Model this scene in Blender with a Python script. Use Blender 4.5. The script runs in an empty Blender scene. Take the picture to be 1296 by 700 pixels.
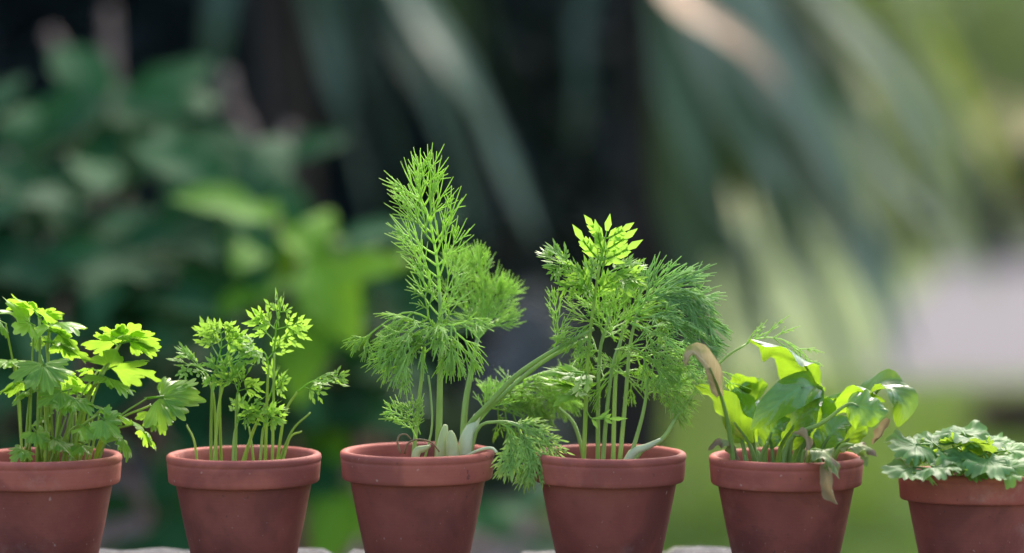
import bpy, math, random
import numpy as np
from mathutils import Vector, Matrix, noise

SC = bpy.context.scene
COL = SC.collection
R = math.radians

# ------------------------------------------------------------------ camera
LEDGE = 0.45                       # top of the garden wall above the lawn
CAM = Vector((0.0, -1.71, LEDGE + 0.26))
PITCH = R(1.935)
F = 3049.0                         # focal length in photo pixels (85 mm lens, 1296 px wide)
cd = bpy.data.cameras.new('camera')
cd.sensor_width = 36.0
cd.lens = F * 36.0 / 1296.0
cd.clip_start = 0.05
cd.clip_end = 2000.0
cd.dof.use_dof = True
cd.dof.focus_distance = 1.695
cd.dof.aperture_fstop = 1.8
cd.dof.aperture_blades = 9
cam = bpy.data.objects.new('camera', cd)
cam.location = CAM
cam.rotation_euler = (R(90) - PITCH, 0, 0)
COL.objects.link(cam)
SC.camera = cam

# ------------------------------------------------------------------ sky, sun, exposure
SUN_EL, SUN_AZ = R(50), R(14)      # azimuth measured from +Y (behind the pots) towards +X
world = bpy.data.worlds.new('World')
SC.world = world
world.use_nodes = True
wn = world.node_tree
sky = wn.nodes.new('ShaderNodeTexSky')
sky.sky_type = 'NISHITA'
sky.sun_disc = False
sky.sun_elevation = SUN_EL
sky.sun_rotation = SUN_AZ
sky.air_density = 1.0
sky.dust_density = 3.5
sky.ozone_density = 0.4
bg = wn.nodes['Background']
wn.links.new(sky.outputs[0], bg.inputs[0])
bg.inputs[1].default_value = 0.15
sd = bpy.data.lights.new('sun', 'SUN')
sd.energy = 1.5
sd.angle = R(22)
sd.color = (1.0, 0.93, 0.80)
sun = bpy.data.objects.new('sun', sd)
sun.rotation_euler = (-(R(90) - SUN_EL), 0, -SUN_AZ)
sun.location = (1, 3, 6)
COL.objects.link(sun)
SC.view_settings.view_transform = 'Standard'
SC.view_settings.look = 'None'
SC.view_settings.gamma = 1.0
SC.view_settings.exposure = 1.72
SC.cycles.use_denoising = True
SC.cycles.max_bounces = 8
SC.cycles.transmission_bounces = 6
SC.cycles.sample_clamp_indirect = 6.0


# ------------------------------------------------------------------ helpers
def W(px, py, Y):
    """photo pixel -> world point on the vertical plane y = Y"""
    f = Vector((0, math.cos(PITCH), -math.sin(PITCH)))
    u = Vector((0, math.sin(PITCH), math.cos(PITCH)))
    d = f + Vector((1, 0, 0)) * ((px - 648) / F) - u * ((py - 350) / F)
    return CAM + d * ((Y - CAM.y) / d.y)


def G(px, py, z=0.0):
    """photo pixel -> world point on the horizontal plane z"""
    f = Vector((0, math.cos(PITCH), -math.sin(PITCH)))
    u = Vector((0, math.sin(PITCH), math.cos(PITCH)))
    d = f + Vector((1, 0, 0)) * ((px - 648) / F) - u * ((py - 350) / F)
    return CAM + d * ((z - CAM.z) / d.z)


def smooth_path(pts, n):
    """Catmull-Rom through the points, n samples"""
    P = [Vector(p) for p in pts]
    if len(P) == 2:
        return [P[0].lerp(P[1], i / (n - 1)) for i in range(n)]
    P = [P[0] * 2 - P[1]] + P + [P[-1] * 2 - P[-2]]
    m = len(P) - 3
    out = []
    for i in range(n):
        t = i / (n - 1) * m
        k = min(int(t), m - 1)
        t -= k
        a, b, c, d = P[k], P[k + 1], P[k + 2], P[k + 3]
        out.append(0.5 * ((2 * b) + (c - a) * t + (2 * a - 5 * b + 4 * c - d) * t * t
                          + (3 * b - a - 3 * c + d) * t * t * t))
    return out


def perp(v, hint=Vector((0, 0, 1))):
    s = v.cross(hint)
    if s.length < 1e-6:
        s = v.cross(Vector((1, 0, 0)))
    return s.normalized()


class MB:
    def __init__(self):
        self.v, self.f, self.uv = [], [], []

    def add(self, vs, fs, uvs=None):
        o = len(self.v)
        self.v.extend([tuple(p) for p in vs])
        self.f.extend([tuple(i + o for i in q) for q in fs])
        self.uv.extend(uvs if uvs else [(0, 0)] * len(vs))

    def tube(self, pts, r0, r1, k=6, rr=None, caps=True):
        n = len(pts)
        vs, fs = [], []
        a = None
        for i, p in enumerate(pts):
            t = (pts[min(i + 1, n - 1)] - pts[max(i - 1, 0)])
            t = t.normalized() if t.length > 1e-9 else Vector((0, 0, 1))
            if a is None:
                a = perp(t, Vector((0.31, 0.9, 0.12)))
            else:
                a = (a - t * a.dot(t))
                a = a.normalized() if a.length > 1e-6 else perp(t)
            b = t.cross(a)
            r = rr[i] if rr else r0 + (r1 - r0) * i / (n - 1)
            for j in range(k):
                th = 2 * math.pi * j / k
                vs.append(p + a * (r * math.cos(th)) + b * (r * math.sin(th)))
        for i in range(n - 1):
            for j in range(k):
                j2 = (j + 1) % k
                fs.append((i * k + j, i * k + j2, (i + 1) * k + j2, (i + 1) * k + j))
        if caps:
            fs.append(tuple(range(k - 1, -1, -1)))
            fs.append(tuple((n - 1) * k + j for j in range(k)))
        self.add(vs, fs)

    def blade(self, pts, w, nrm, fold=0.15, wave=0.0, m=4, prof=None, seed=0, twist=0.0, curl=0.0):
        """leaf blade along a midrib: half width w, nrm = upper side"""
        n = len(pts)
        rng = random.Random(seed)
        ph = rng.random() * 6.28
        nrm = Vector(nrm)
        vs, uvs, fs = [], [], []
        for i, p in enumerate(pts):
            t = (pts[min(i + 1, n - 1)] - pts[max(i - 1, 0)]).normalized()
            s = i / (n - 1)
            nn = nrm - t * nrm.dot(t)
            nn = nn.normalized() if nn.length > 1e-5 else perp(t)
            if twist:
                nn = Matrix.Rotation(twist * s, 3, t) @ nn
            sd_ = t.cross(nn).normalized()
            nrm = nn if not twist else nrm
            hw = w * (prof(s) if prof else math.sin(math.pi * min(1, s ** 0.8 * 0.98 + 0.02)) ** 0.8)
            for j in range(-m, m + 1):
                x = j / m
                ang = curl * abs(x)
                off = sd_ * (x * hw * math.cos(ang)) + nn * (hw * (fold * abs(x) + math.sin(ang) * abs(x)))
                off += nn * (wave * hw * math.sin(s * 17 + ph + 2.1 * x) * x * x)
                vs.append(p + off)
                uvs.append((x * 0.5 + 0.5, s))
        c = 2 * m + 1
        for i in range(n - 1):
            for j in range(c - 1):
                fs.append((i * c + j, i * c + j + 1, (i + 1) * c + j + 1, (i + 1) * c + j))
        self.add(vs, fs, uvs)

    def mesh(self, name, origin=None, smooth=True):
        me = bpy.data.meshes.new(name)
        v = np.array(self.v, dtype=np.float64).reshape(-1, 3)
        if origin is not None:
            v = v - np.array(origin)
        me.from_pydata(v.tolist(), [], self.f)
        if any(u != (0, 0) for u in self.uv[:60]):
            lay = me.uv_layers.new(name='UVMap')
            idx = np.zeros(len(me.loops), dtype=np.int32)
            me.loops.foreach_get('vertex_index', idx)
            lay.data.foreach_set('uv', np.array(self.uv, dtype=np.float32)[idx].ravel())
        if smooth:
            me.polygons.foreach_set('use_smooth', [True] * len(me.polygons))
        me.update()
        return me


ORIGIN = {}


def link(name, me, mat, parent=None, label=None):
    o = bpy.data.objects.new(name, me)
    COL.objects.link(o)
    if mat is not None and me is not None and not me.materials:
        me.materials.append(mat)
    if parent is not None:
        o.parent = parent
    if label:
        o['label'] = label
    return o


def root(name, loc, label, cat, group=None):
    o = bpy.data.objects.new(name, None)
    o.empty_display_size = 0.02
    o.location = loc
    COL.objects.link(o)
    o['label'] = label
    o['category'] = cat
    if group:
        o['group'] = group
    ORIGIN[o.name] = Vector(loc)
    return o


def part(name, mb, mat, parent, smooth=True, label=None):
    """part whose mesh was built in world coordinates"""
    org = ORIGIN[parent.name]
    o = link(name, mb.mesh(name, org, smooth), mat, parent, label)
    ORIGIN[o.name] = org
    return o


def place(name, me, M, parent, mat=None):
    """part with shared mesh data, M = world matrix"""
    o = link(name, me, mat, parent)
    o.matrix_local = Matrix.Translation(-ORIGIN[parent.name]) @ M
    return o


def structure(name, me, mat, kind='structure'):
    o = link(name, me, mat)
    o['kind'] = kind
    return o


def frame(base, tip, nrm, width=1.0):
    y = Vector(tip) - Vector(base)
    L = y.length
    y.normalize()
    n = Vector(nrm)
    z = n - y * n.dot(y)
    z = z.normalized() if z.length > 1e-5 else perp(y)
    x = y.cross(z)
    M = Matrix.Identity(4)
    for i in range(3):
        M[i][0], M[i][1], M[i][2], M[i][3] = x[i] * L * width, y[i] * L, z[i] * L, base[i]
    return M


# ------------------------------------------------------------------ materials
class NT:
    def __init__(self, name):
        self.m = bpy.data.materials.new(name)
        self.m.use_nodes = True
        self.t = self.m.node_tree
        self.b = self.t.nodes['Principled BSDF']
        self.out = self.t.nodes['Material Output']

    def n(self, typ, **kw):
        nd = self.t.nodes.new(typ)
        for k, v in kw.items():
            setattr(nd, k, v)
        return nd

    def l(self, a, b):
        self.t.links.new(a, b)

    def val(self, sock, v):
        sock.default_value = v

    def math(self, op, a, b=None, clamp=False):
        nd = self.n('ShaderNodeMath', operation=op, use_clamp=clamp)
        for i, s in enumerate((a, b)):
            if s is None:
                continue
            if isinstance(s, (int, float)):
                nd.inputs[i].default_value = s
            else:
                self.l(s, nd.inputs[i])
        return nd.outputs[0]

    def noise(self, scale, detail=3, rough=0.55, vec=None, dist=0.0):
        nd = self.n('ShaderNodeTexNoise')
        nd.inputs['Scale'].default_value = scale
        nd.inputs['Detail'].default_value = detail
        nd.inputs['Roughness'].default_value = rough
        nd.inputs['Distortion'].default_value = dist
        if vec is not None:
            self.l(vec, nd.inputs['Vector'])
        return nd.outputs['Fac']

    def ramp(self, fac, a, b):
        nd = self.n('ShaderNodeMapRange')
        nd.interpolation_type = 'SMOOTHSTEP'
        self.l(fac, nd.inputs['Value'])
        nd.inputs['From Min'].default_value = a
        nd.inputs['From Max'].default_value = b
        return nd.outputs[0]

    def mix(self, fac, a, b, mode='MIX'):
        nd = self.n('ShaderNodeMix', data_type='RGBA', blend_type=mode)
        if isinstance(fac, (int, float)):
            nd.inputs[0].default_value = fac
        else:
            self.l(fac, nd.inputs[0])
        for i, s in ((6, a), (7, b)):
            if isinstance(s, tuple):
                nd.inputs[i].default_value = (*s[:3], 1)
            else:
                self.l(s, nd.inputs[i])
        return nd.outputs[2]

    def obj(self):
        return self.n('ShaderNodeTexCoord').outputs['Object']

    def world(self):
        return self.n('ShaderNodeNewGeometry').outputs['Position']

    def bump(self, h, strength=0.3, dist=0.001):
        nd = self.n('ShaderNodeBump')
        nd.inputs['Strength'].default_value = strength
        nd.inputs['Distance'].default_value = dist
        self.l(h, nd.inputs['Height'])
        self.l(nd.outputs[0], self.b.inputs['Normal'])
        return nd.outputs[0]


def leafmat(name, col, col2, tcol, trans=0.45, rough=0.42, spec=0.4, veins=None, scale=60.0,
            brown=None, yellow=0.0):
    k = NT(name)
    pos = k.world()
    f = k.noise(scale, 2, 0.6, pos)
    rnd = k.n('ShaderNodeObjectInfo').outputs['Random']
    f2 = k.math('ADD', k.math('MULTIPLY', f, 0.6), k.math('MULTIPLY', rnd, 0.45))
    fr = k.ramp(f2, 0.2, 0.8)
    c = k.mix(fr, col, col2)
    t = k.mix(fr, tuple(x * 0.8 for x in tcol), tuple(min(1, x * 1.15) for x in tcol))
    if veins:
        uv = k.n('ShaderNodeTexCoord').outputs['UV']
        sp = k.n('ShaderNodeSeparateXYZ')
        k.l(uv, sp.inputs[0])
        u, v = sp.outputs[0], sp.outputs[1]
        au = k.math('ABSOLUTE', k.math('SUBTRACT', u, 0.5))
        if veins[0] == 'pinnate':
            rib = k.math('SUBTRACT', 1.0, k.ramp(au, 0.012, 0.045))
            ph = k.math('SUBTRACT', k.math('MULTIPLY', v, veins[1]), k.math('MULTIPLY', au, veins[1] * 0.55))
            w_ = k.math('ABSOLUTE', k.math('SUBTRACT', k.math('FRACT', ph), 0.5))
            lat = k.math('SUBTRACT', 1.0, k.ramp(w_, 0.02, 0.13))
            vm = k.math('MAXIMUM', rib, k.math('MULTIPLY', lat, 0.55))
            hgt = k.math('ADD', w_, k.math('MULTIPLY', k.noise(240, 2, 0.5, pos), 0.8))
        elif veins[0] == 'parallel':
            w_ = k.math('ABSOLUTE', k.math('SUBTRACT', k.math('FRACT', k.math('MULTIPLY', u, veins[1])), 0.5))
            rib = k.math('SUBTRACT', 1.0, k.ramp(au, 0.02, 0.07))
            vm = k.math('MAXIMUM', rib, k.math('MULTIPLY', k.math('SUBTRACT', 1.0, k.ramp(w_, 0.1, 0.4)), 0.25))
            hgt = w_
        else:
            w_ = k.math('ABSOLUTE', k.math('SUBTRACT', k.math('FRACT', k.math('MULTIPLY', u, veins[1])), 0.5))
            vm = k.math('MULTIPLY', k.math('SUBTRACT', 1.0, k.ramp(w_, 0.03, 0.14)), 0.7)
            hgt = w_
        c = k.mix(k.math('MULTIPLY', vm, 0.7), c, tuple(min(1, x * 1.8 + 0.02) for x in col2))
        t = k.mix(k.math('MULTIPLY', vm, 0.45), t, tuple(x * 0.5 for x in tcol))
        nb = k.bump(hgt, 0.35, 0.0012)
    else:
        nb = k.bump(f, 0.15, 0.001)
    if brown:
        bm = k.ramp(k.noise(brown[1], 3, 0.6, pos), brown[2], brown[2] + 0.12)
        c = k.mix(bm, c, brown[0])
        t = k.mix(bm, t, tuple(x * 0.8 for x in brown[0]))
    k.l(c, k.b.inputs['Base Color'])
    k.b.inputs['Roughness'].default_value = rough
    k.b.inputs['Specular IOR Level'].default_value = spec
    if trans > 0:
        tr = k.n('ShaderNodeBsdfTranslucent')
        k.l(t, tr.inputs[0])
        k.l(nb, tr.inputs['Normal'])
        ms = k.n('ShaderNodeMixShader')
        ms.inputs[0].default_value = trans
        k.l(k.b.outputs[0], ms.inputs[1])
        k.l(tr.outputs[0], ms.inputs[2])
        k.l(ms.outputs[0], k.out.inputs[0])
    return k.m


def plainmat(name, a, b, scale=30.0, rough=0.8, bump=0.3, dist=0.002, spec=0.3, lo=0.3, hi=0.7, extra=None):
    k = NT(name)
    pos = k.obj()
    f = k.noise(scale, 5, 0.65, pos)
    c = k.mix(k.ramp(f, lo, hi), a, b)
    if extra:
        for col, sc, l0, l1 in extra:
            c = k.mix(k.ramp(k.noise(sc, 4, 0.7, pos), l0, l1), c, col)
    k.l(c, k.b.inputs['Base Color'])
    k.b.inputs['Roughness'].default_value = rough
    k.b.inputs['Specular IOR Level'].default_value = spec
    k.bump(k.noise(scale * 4, 4, 0.7, pos), bump, dist)
    return k.m


def terracotta(name, tone):
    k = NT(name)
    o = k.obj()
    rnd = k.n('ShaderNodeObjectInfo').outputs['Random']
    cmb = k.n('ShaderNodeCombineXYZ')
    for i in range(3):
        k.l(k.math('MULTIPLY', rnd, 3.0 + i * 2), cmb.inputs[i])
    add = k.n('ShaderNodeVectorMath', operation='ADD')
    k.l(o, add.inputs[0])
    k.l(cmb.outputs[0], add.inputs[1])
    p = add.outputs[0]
    c = k.mix(k.ramp(k.noise(26, 4, 0.6, p), 0.3, 0.7), tuple(x * tone for x in (0.31, 0.072, 0.052)), tuple(x * tone for x in (0.40, 0.106, 0.074)))
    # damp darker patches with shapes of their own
    c = k.mix(k.math('MULTIPLY', k.ramp(k.noise(14, 4, 0.6, p, 0.6), 0.44, 0.64), 0.75), c, tuple(x * tone for x in (0.20, 0.050, 0.040)))
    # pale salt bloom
    c = k.mix(k.math('MULTIPLY', k.ramp(k.noise(19, 6, 0.72, p), 0.54, 0.74), 0.38), c, tuple(x * tone for x in (0.46, 0.26, 0.21)))
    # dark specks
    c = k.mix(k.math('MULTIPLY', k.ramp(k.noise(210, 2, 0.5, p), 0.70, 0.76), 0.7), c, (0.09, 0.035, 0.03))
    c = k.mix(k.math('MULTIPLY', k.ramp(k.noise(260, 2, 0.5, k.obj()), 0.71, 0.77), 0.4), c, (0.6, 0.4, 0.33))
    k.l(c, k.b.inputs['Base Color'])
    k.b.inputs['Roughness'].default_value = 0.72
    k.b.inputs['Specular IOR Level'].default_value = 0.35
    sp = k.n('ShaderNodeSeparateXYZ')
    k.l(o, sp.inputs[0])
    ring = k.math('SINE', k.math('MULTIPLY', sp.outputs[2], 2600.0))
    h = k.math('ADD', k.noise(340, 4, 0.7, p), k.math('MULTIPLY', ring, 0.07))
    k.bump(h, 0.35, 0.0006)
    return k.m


M = {}
M['terracotta'] = terracotta('terracotta', 1.10)
M['terracotta_dark'] = terracotta('terracotta_dark', 0.70)  # same clay colours scaled darker, for the pot bodies below the rims
M['soil'] = plainmat('soil', (0.03, 0.02, 0.014), (0.075, 0.05, 0.035), 120, 0.95, 0.8, 0.003)
M['stone'] = plainmat('stone', (0.055, 0.054, 0.058), (0.13, 0.128, 0.132), 45, 0.9, 0.7, 0.003, 0.25,
                      extra=[((0.07, 0.065, 0.06), 60, 0.56, 0.66), ((0.30, 0.33, 0.16), 22, 0.60, 0.72),
                             ((0.26, 0.255, 0.25), 90, 0.60, 0.70)])
M['parsley'] = leafmat('parsley', (0.12, 0.27, 0.022), (0.20, 0.38, 0.04), (0.38, 0.64, 0.05),
                       0.5, 0.36, 0.55, ('palmate', 11))
M['parsley_stem'] = leafmat('parsley_stem', (0.24, 0.36, 0.05), (0.36, 0.46, 0.10), (0.5, 0.65, 0.1), 0.3, 0.4)
M['carrot'] = leafmat('carrot', (0.13, 0.29, 0.03), (0.22, 0.40, 0.05), (0.40, 0.68, 0.08), 0.48, 0.4, 0.5)
M['carrot_stem'] = leafmat('carrot_stem', (0.24, 0.38, 0.05), (0.34, 0.46, 0.09), (0.5, 0.65, 0.1), 0.3, 0.4)
M['dill'] = leafmat('dill', (0.25, 0.42, 0.09), (0.36, 0.55, 0.15), (0.62, 0.88, 0.20), 0.5, 0.42, 0.5)
M['dill_blue'] = leafmat('dill_blue', (0.22, 0.40, 0.14), (0.32, 0.52, 0.20), (0.58, 0.84, 0.28), 0.5, 0.45, 0.5)
M['dill_stem'] = leafmat('dill_stem', (0.25, 0.38, 0.09), (0.38, 0.50, 0.16), (0.5, 0.66, 0.18), 0.3, 0.4, 0.5)
M['bulb'] = leafmat('bulb', (0.50, 0.55, 0.26), (0.68, 0.70, 0.46), (0.65, 0.72, 0.38), 0.3, 0.35, 0.5)
M['dry'] = leafmat('dry', (0.28, 0.19, 0.10), (0.42, 0.33, 0.2), (0.4, 0.3, 0.15), 0.3, 0.6, 0.3)
M['spinach'] = leafmat('spinach', (0.025, 0.095, 0.018), (0.055, 0.16, 0.03), (0.44, 0.72, 0.03),
                       0.36, 0.24, 0.75, ('pinnate', 7))
M['spinach_stem'] = leafmat('spinach_stem', (0.16, 0.28, 0.06), (0.26, 0.38, 0.1), (0.4, 0.5, 0.1), 0.3, 0.38)
M['spinach_wilted'] = leafmat('spinach_wilted', (0.14, 0.20, 0.06), (0.25, 0.30, 0.10), (0.4, 0.45, 0.12),
                              0.35, 0.45, 0.4, ('pinnate', 7), brown=((0.20, 0.13, 0.07), 55, 0.46))
M['wilted_tan'] = leafmat('wilted_tan', (0.36, 0.25, 0.15), (0.50, 0.40, 0.27), (0.5, 0.4, 0.2), 0.3, 0.6, 0.3, ('pinnate', 7), brown=((0.22, 0.30, 0.08), 40, 0.52))
M['strawberry'] = leafmat('strawberry', (0.055, 0.15, 0.045), (0.11, 0.23, 0.07), (0.42, 0.64, 0.05),
                          0.40, 0.5, 0.35, ('palmate', 9))
M['shrub'] = leafmat('shrub', (0.008, 0.046, 0.020), (0.022, 0.085, 0.032), (0.05, 0.18, 0.03),
                     0.28, 0.6, 0.06, ('pinnate', 9), 9)
M['shrub_young'] = leafmat('shrub_young', (0.06, 0.19, 0.015), (0.12, 0.27, 0.015), (0.32, 0.56, 0.02),
                           0.38, 0.6, 0.14, ('pinnate', 9), 9)
M['strap'] = leafmat('strap', (0.055, 0.10, 0.06), (0.11, 0.17, 0.09), (0.14, 0.22, 0.06),
                     0.25, 0.34, 0.6, ('parallel', 9), 5)
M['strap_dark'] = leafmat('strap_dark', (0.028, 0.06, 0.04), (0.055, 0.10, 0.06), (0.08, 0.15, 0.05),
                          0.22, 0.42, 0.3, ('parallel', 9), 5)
M['strap_yellow'] = leafmat('strap_yellow', (0.10, 0.15, 0.03), (0.17, 0.22, 0.05), (0.24, 0.32, 0.04),
                            0.32, 0.4, 0.45, ('parallel', 9), 5)
M['strap_dead'] = leafmat('strap_dead', (0.36, 0.21, 0.12), (0.50, 0.33, 0.20), (0.4, 0.26, 0.14),
                          0.25, 0.6, 0.3, ('parallel', 9), 5)
M['hedge'] = leafmat('hedge', (0.013, 0.020, 0.022), (0.028, 0.040, 0.036), (0.02, 0.04, 0.02), 0.12, 0.6, 0.12, None, 3)
M['bark'] = plainmat('bark', (0.022, 0.017, 0.015), (0.055, 0.042, 0.034), 25, 0.9, 0.8, 0.006)
M['twig'] = plainmat('twig', (0.17, 0.115, 0.095), (0.30, 0.21, 0.175), 25, 0.8, 0.4, 0.003)
M['far_leaf'] = leafmat('far_leaf', (0.19, 0.24, 0.13), (0.26, 0.32, 0.18), (0.48, 0.56, 0.25), 0.58, 0.5, 0.4, None, 0.6)
M['far_leaf_dark'] = leafmat('far_leaf_dark', (0.03, 0.06, 0.025), (0.06, 0.10, 0.035), (0.08, 0.14, 0.03), 0.3, 0.5, 0.4, None, 0.6)
M['far_leaf_brown'] = leafmat('far_leaf_brown', (0.05, 0.032, 0.03), (0.09, 0.06, 0.055), (0.08, 0.05, 0.04), 0.2, 0.6, 0.3, None, 2)
M['sage'] = leafmat('sage', (0.20, 0.21, 0.21), (0.32, 0.33, 0.35), (0.25, 0.26, 0.25), 0.3, 0.6, 0.3, None, 4)
M['olive'] = leafmat('olive', (0.07, 0.11, 0.05), (0.12, 0.16, 0.08), (0.16, 0.22, 0.06), 0.3, 0.6, 0.3, None, 4)
M['grass'] = leafmat('grass', (0.075, 0.14, 0.018), (0.12, 0.19, 0.03), (0.20, 0.33, 0.03), 0.35, 0.5, 0.35, None, 2.5)
M['ground'] = plainmat('ground', (0.07, 0.11, 0.02), (0.10, 0.14, 0.03), 3, 0.95, 0.5, 0.01)
M['paving'] = plainmat('paving', (0.054, 0.048, 0.060), (0.072, 0.065, 0.078), 2.2, 0.85, 0.2, 0.003,
                       extra=[((0.07, 0.066, 0.07), 7, 0.55, 0.7)])

# ------------------------------------------------------------------ the setting: ground, path, beds
me = bpy.data.meshes.new('lawn')
S = 400
me.from_pydata([(-S, -S, 0), (S, -S, 0), (S, S, 0), (-S, S, 0)], [], [(0, 1, 2, 3)])
structure('lawn', me, M['ground'])


def sheet(name, pts, z, mat):
    me = bpy.data.meshes.new(name)
    me.from_pydata([(p[0], p[1], z) for p in pts], [], [tuple(range(len(pts)))])
    return structure(name, me, mat)


sheet('path', [G(1105, 492), G(1118, 415), G(1190, 345), G(1240, 308), G(1800, 308), G(1800, 492)], 0.012, M['paving'])
M['bed'] = plainmat('bed', (0.07, 0.055, 0.05), (0.15, 0.125, 0.115), 14, 0.95, 0.8, 0.02)
sheet('planting_bed', [(-6, 0.5, 0), (0.0, 0.5, 0), (0.12, 3.0, 0), (0.25, 4.6, 0), (0.75, 8.0, 0), (-6, 8.5, 0)], 0.008, M['bed'])


def np_mesh(name, v, f, smooth=False):
    """v (n,3) float, f (m,k) int"""
    me = bpy.data.meshes.new(name)
    v = np.ascontiguousarray(v, dtype=np.float32)
    f = np.ascontiguousarray(f, dtype=np.int32)
    me.vertices.add(len(v))
    me.vertices.foreach_set('co', v.ravel())
    k = f.shape[1]
    me.loops.add(f.size)
    me.loops.foreach_set('vertex_index', f.ravel())
    me.polygons.add(len(f))
    me.polygons.foreach_set('loop_start', np.arange(0, f.size, k, dtype=np.int32))
    me.update(calc_edges=True)
    if smooth:
        me.polygons.foreach_set('use_smooth', [True] * len(f))
    return me


def cloud(c, size, rs, up=0.3, aspect=0.5, droop=None):
    """folded leaf faces at the centres c (n,3); returns verts, quads (two per leaf)"""
    n = len(c)
    a = rs.normal(size=(n, 3))
    if droop is not None:
        a = a * 0.6 + np.array(droop)
    a /= np.linalg.norm(a, axis=1, keepdims=True)
    b = rs.normal(size=(n, 3))
    b[:, 2] *= 1 - up
    b -= a * (a * b).sum(1, keepdims=True)
    b /= np.linalg.norm(b, axis=1, keepdims=True)
    m = np.cross(a, b)
    L = (size * rs.uniform(0.6, 1.3, n))[:, None]
    w = L * aspect
    tip = c + a * L * 0.5
    bas = c - a * L * 0.5
    l1 = c + b * w * 0.5 - a * L * 0.05 + m * w * 0.15
    r1 = c - b * w * 0.5 - a * L * 0.05 + m * w * 0.15
    mid = c + a * L * 0.0
    v = np.stack([bas, l1, tip, r1, mid], 1).reshape(-1, 3)
    o = (np.arange(n) * 5)[:, None]
    f = np.concatenate([o + np.array([[0, 4, 1]]), o + np.array([[4, 2, 1]]),
                        o + np.array([[0, 3, 4]]), o + np.array([[4, 3, 2]])])
    return v, f


# lawn grass (uncountable blades, one mass)
rs = np.random.RandomState(5)


def grass_blades(xy, h, rs):
    n = len(xy)
    base = np.column_stack([xy, np.zeros(n)])
    az = rs.uniform(0, 6.283, n)
    d = np.column_stack([np.cos(az), np.sin(az), np.zeros(n)])
    s = np.column_stack([-np.sin(az), np.cos(az), np.zeros(n)])
    hh = (h * rs.uniform(0.5, 1.4, n))[:, None]
    wd = 0.0028 + hh * 0.03
    mid = base + d * hh * 0.25 + np.array([0, 0, 1]) * hh * 0.65
    tip = base + d * hh * rs.uniform(0.4, 1.1, (n, 1)) + np.array([0, 0, 1]) * hh * 0.95
    v = np.stack([base - s * wd, base + s * wd, mid - s * wd * 0.8, mid + s * wd * 0.8, tip], 1).reshape(-1, 3)
    o = (np.arange(n) * 5)[:, None]
    f = np.concatenate([o + np.array([[0, 1, 3]]), o + np.array([[0, 3, 2]]), o + np.array([[2, 3, 4]])])
    return v, f


xy = np.column_stack([rs.uniform(0.05, 4.6, 150000), rs.uniform(2.2, 11.5, 150000)])
keep = xy[:, 0] > 0.04 + (xy[:, 1] - 2.2) * 0.075 + 0.1 * np.sin(xy[:, 1] * 3)
lim = G(1105, 492).y
keep &= (xy[:, 1] < lim - 0.02)
v, f = grass_blades(xy[keep], 0.045, rs)
g = structure('lawn_grass', np_mesh('lawn_grass', v, f), M['grass'], 'stuff')
g['label'] = 'short mown green grass of the lawn behind the pots'
g['category'] = 'grass'

# ------------------------------------------------------------------ garden wall that carries the pots
wall = root('garden_wall', (0, 0, 0), 'low weathered grey stone wall with lichen-spotted capstones under the pots', 'wall')


def slab(x0, x1, y0, yb0, yb1, zt, th, seed):
    """capstone: uneven top and chipped edges; yb0..yb1 is its far edge"""
    nx, ny = max(8, int((x1 - x0) / 0.010)), 26
    mb = MB()
    top, bot = [], []
    for i in range(nx + 1):
        x = x0 + (x1 - x0) * i / nx
        yb = yb0 + (yb1 - yb0) * i / nx + 0.006 * noise.noise((x * 22, seed, 0)) + 0.003 * noise.noise((x * 90, seed, 3))
        for j in range(ny + 1):
            y = y0 + (yb - y0) * j / ny
            ex = min(x - x0, x1 - x) / 0.012
            ey = min(y - y0, yb - y) / 0.014
            e = min(1.0, max(0.0, min(ex, ey)))
            z = zt - 0.008 * (1 - e) ** 2 + 0.0022 * noise.noise((x * 40, y * 40, seed)) + 0.0012 * noise.noise((x * 130, y * 130, seed)) - 0.0015
            top.append((x, y, z))
            bot.append((x, y, zt - th + 0.004 * noise.noise((x * 30, y * 30, seed + 9))))
    n = len(top)
    c = ny + 1
    fs = []
    for i in range(nx):
        for j in range(ny):
            q = (i * c + j, (i + 1) * c + j, (i + 1) * c + j + 1, i * c + j + 1)
            fs.append(q)
            fs.append(tuple(n + k for k in reversed(q)))
    for i in range(nx):
        a, b = i * c, (i + 1) * c
        fs.append((a, n + a, n + b, b))
        a, b = i * c + ny, (i + 1) * c + ny
        fs.append((a, b, n + b, n + a))
    for j in range(ny):
        a, b = j, j + 1
        fs.append((a, b, n + b, n + a))
        a, b = nx * c + j, nx * c + j + 1
        fs.append((a, n + a, n + b, b))
    mb.add(top + bot, fs)
    part('capstone', mb, M['stone'], wall, True)


def PX(px):
    return (px - 648) / F * 1.71


def edge(px, py, z):
    return G(px, py, z).y


DZ = [-0.0045, -0.0035, -0.001, -0.0025, -0.005, -0.0165]   # how far each pot stands below the datum
caps = [(-1.2, -0.42, -0.0045, 690, 689, 1), (-0.414, PX(414), -0.0040, 690, 689, 2), (PX(420), PX(640), -0.001, 688, 697, 3),
        (PX(646), PX(843), -0.0025, 691, 689, 4), (PX(849), PX(1078), -0.005, 684, 689, 5),
        (PX(1085), 0.78, -0.0165, 725, 722, 6), (0.786, 1.3, -0.018, 725, 722, 7)]
for x0, x1, dz, pa, pb, sd_ in caps:
    zt = LEDGE + dz
    slab(x0, x1, -0.17, edge(648, pa, zt), edge(648, pb, zt), zt, 0.055, sd_)
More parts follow.
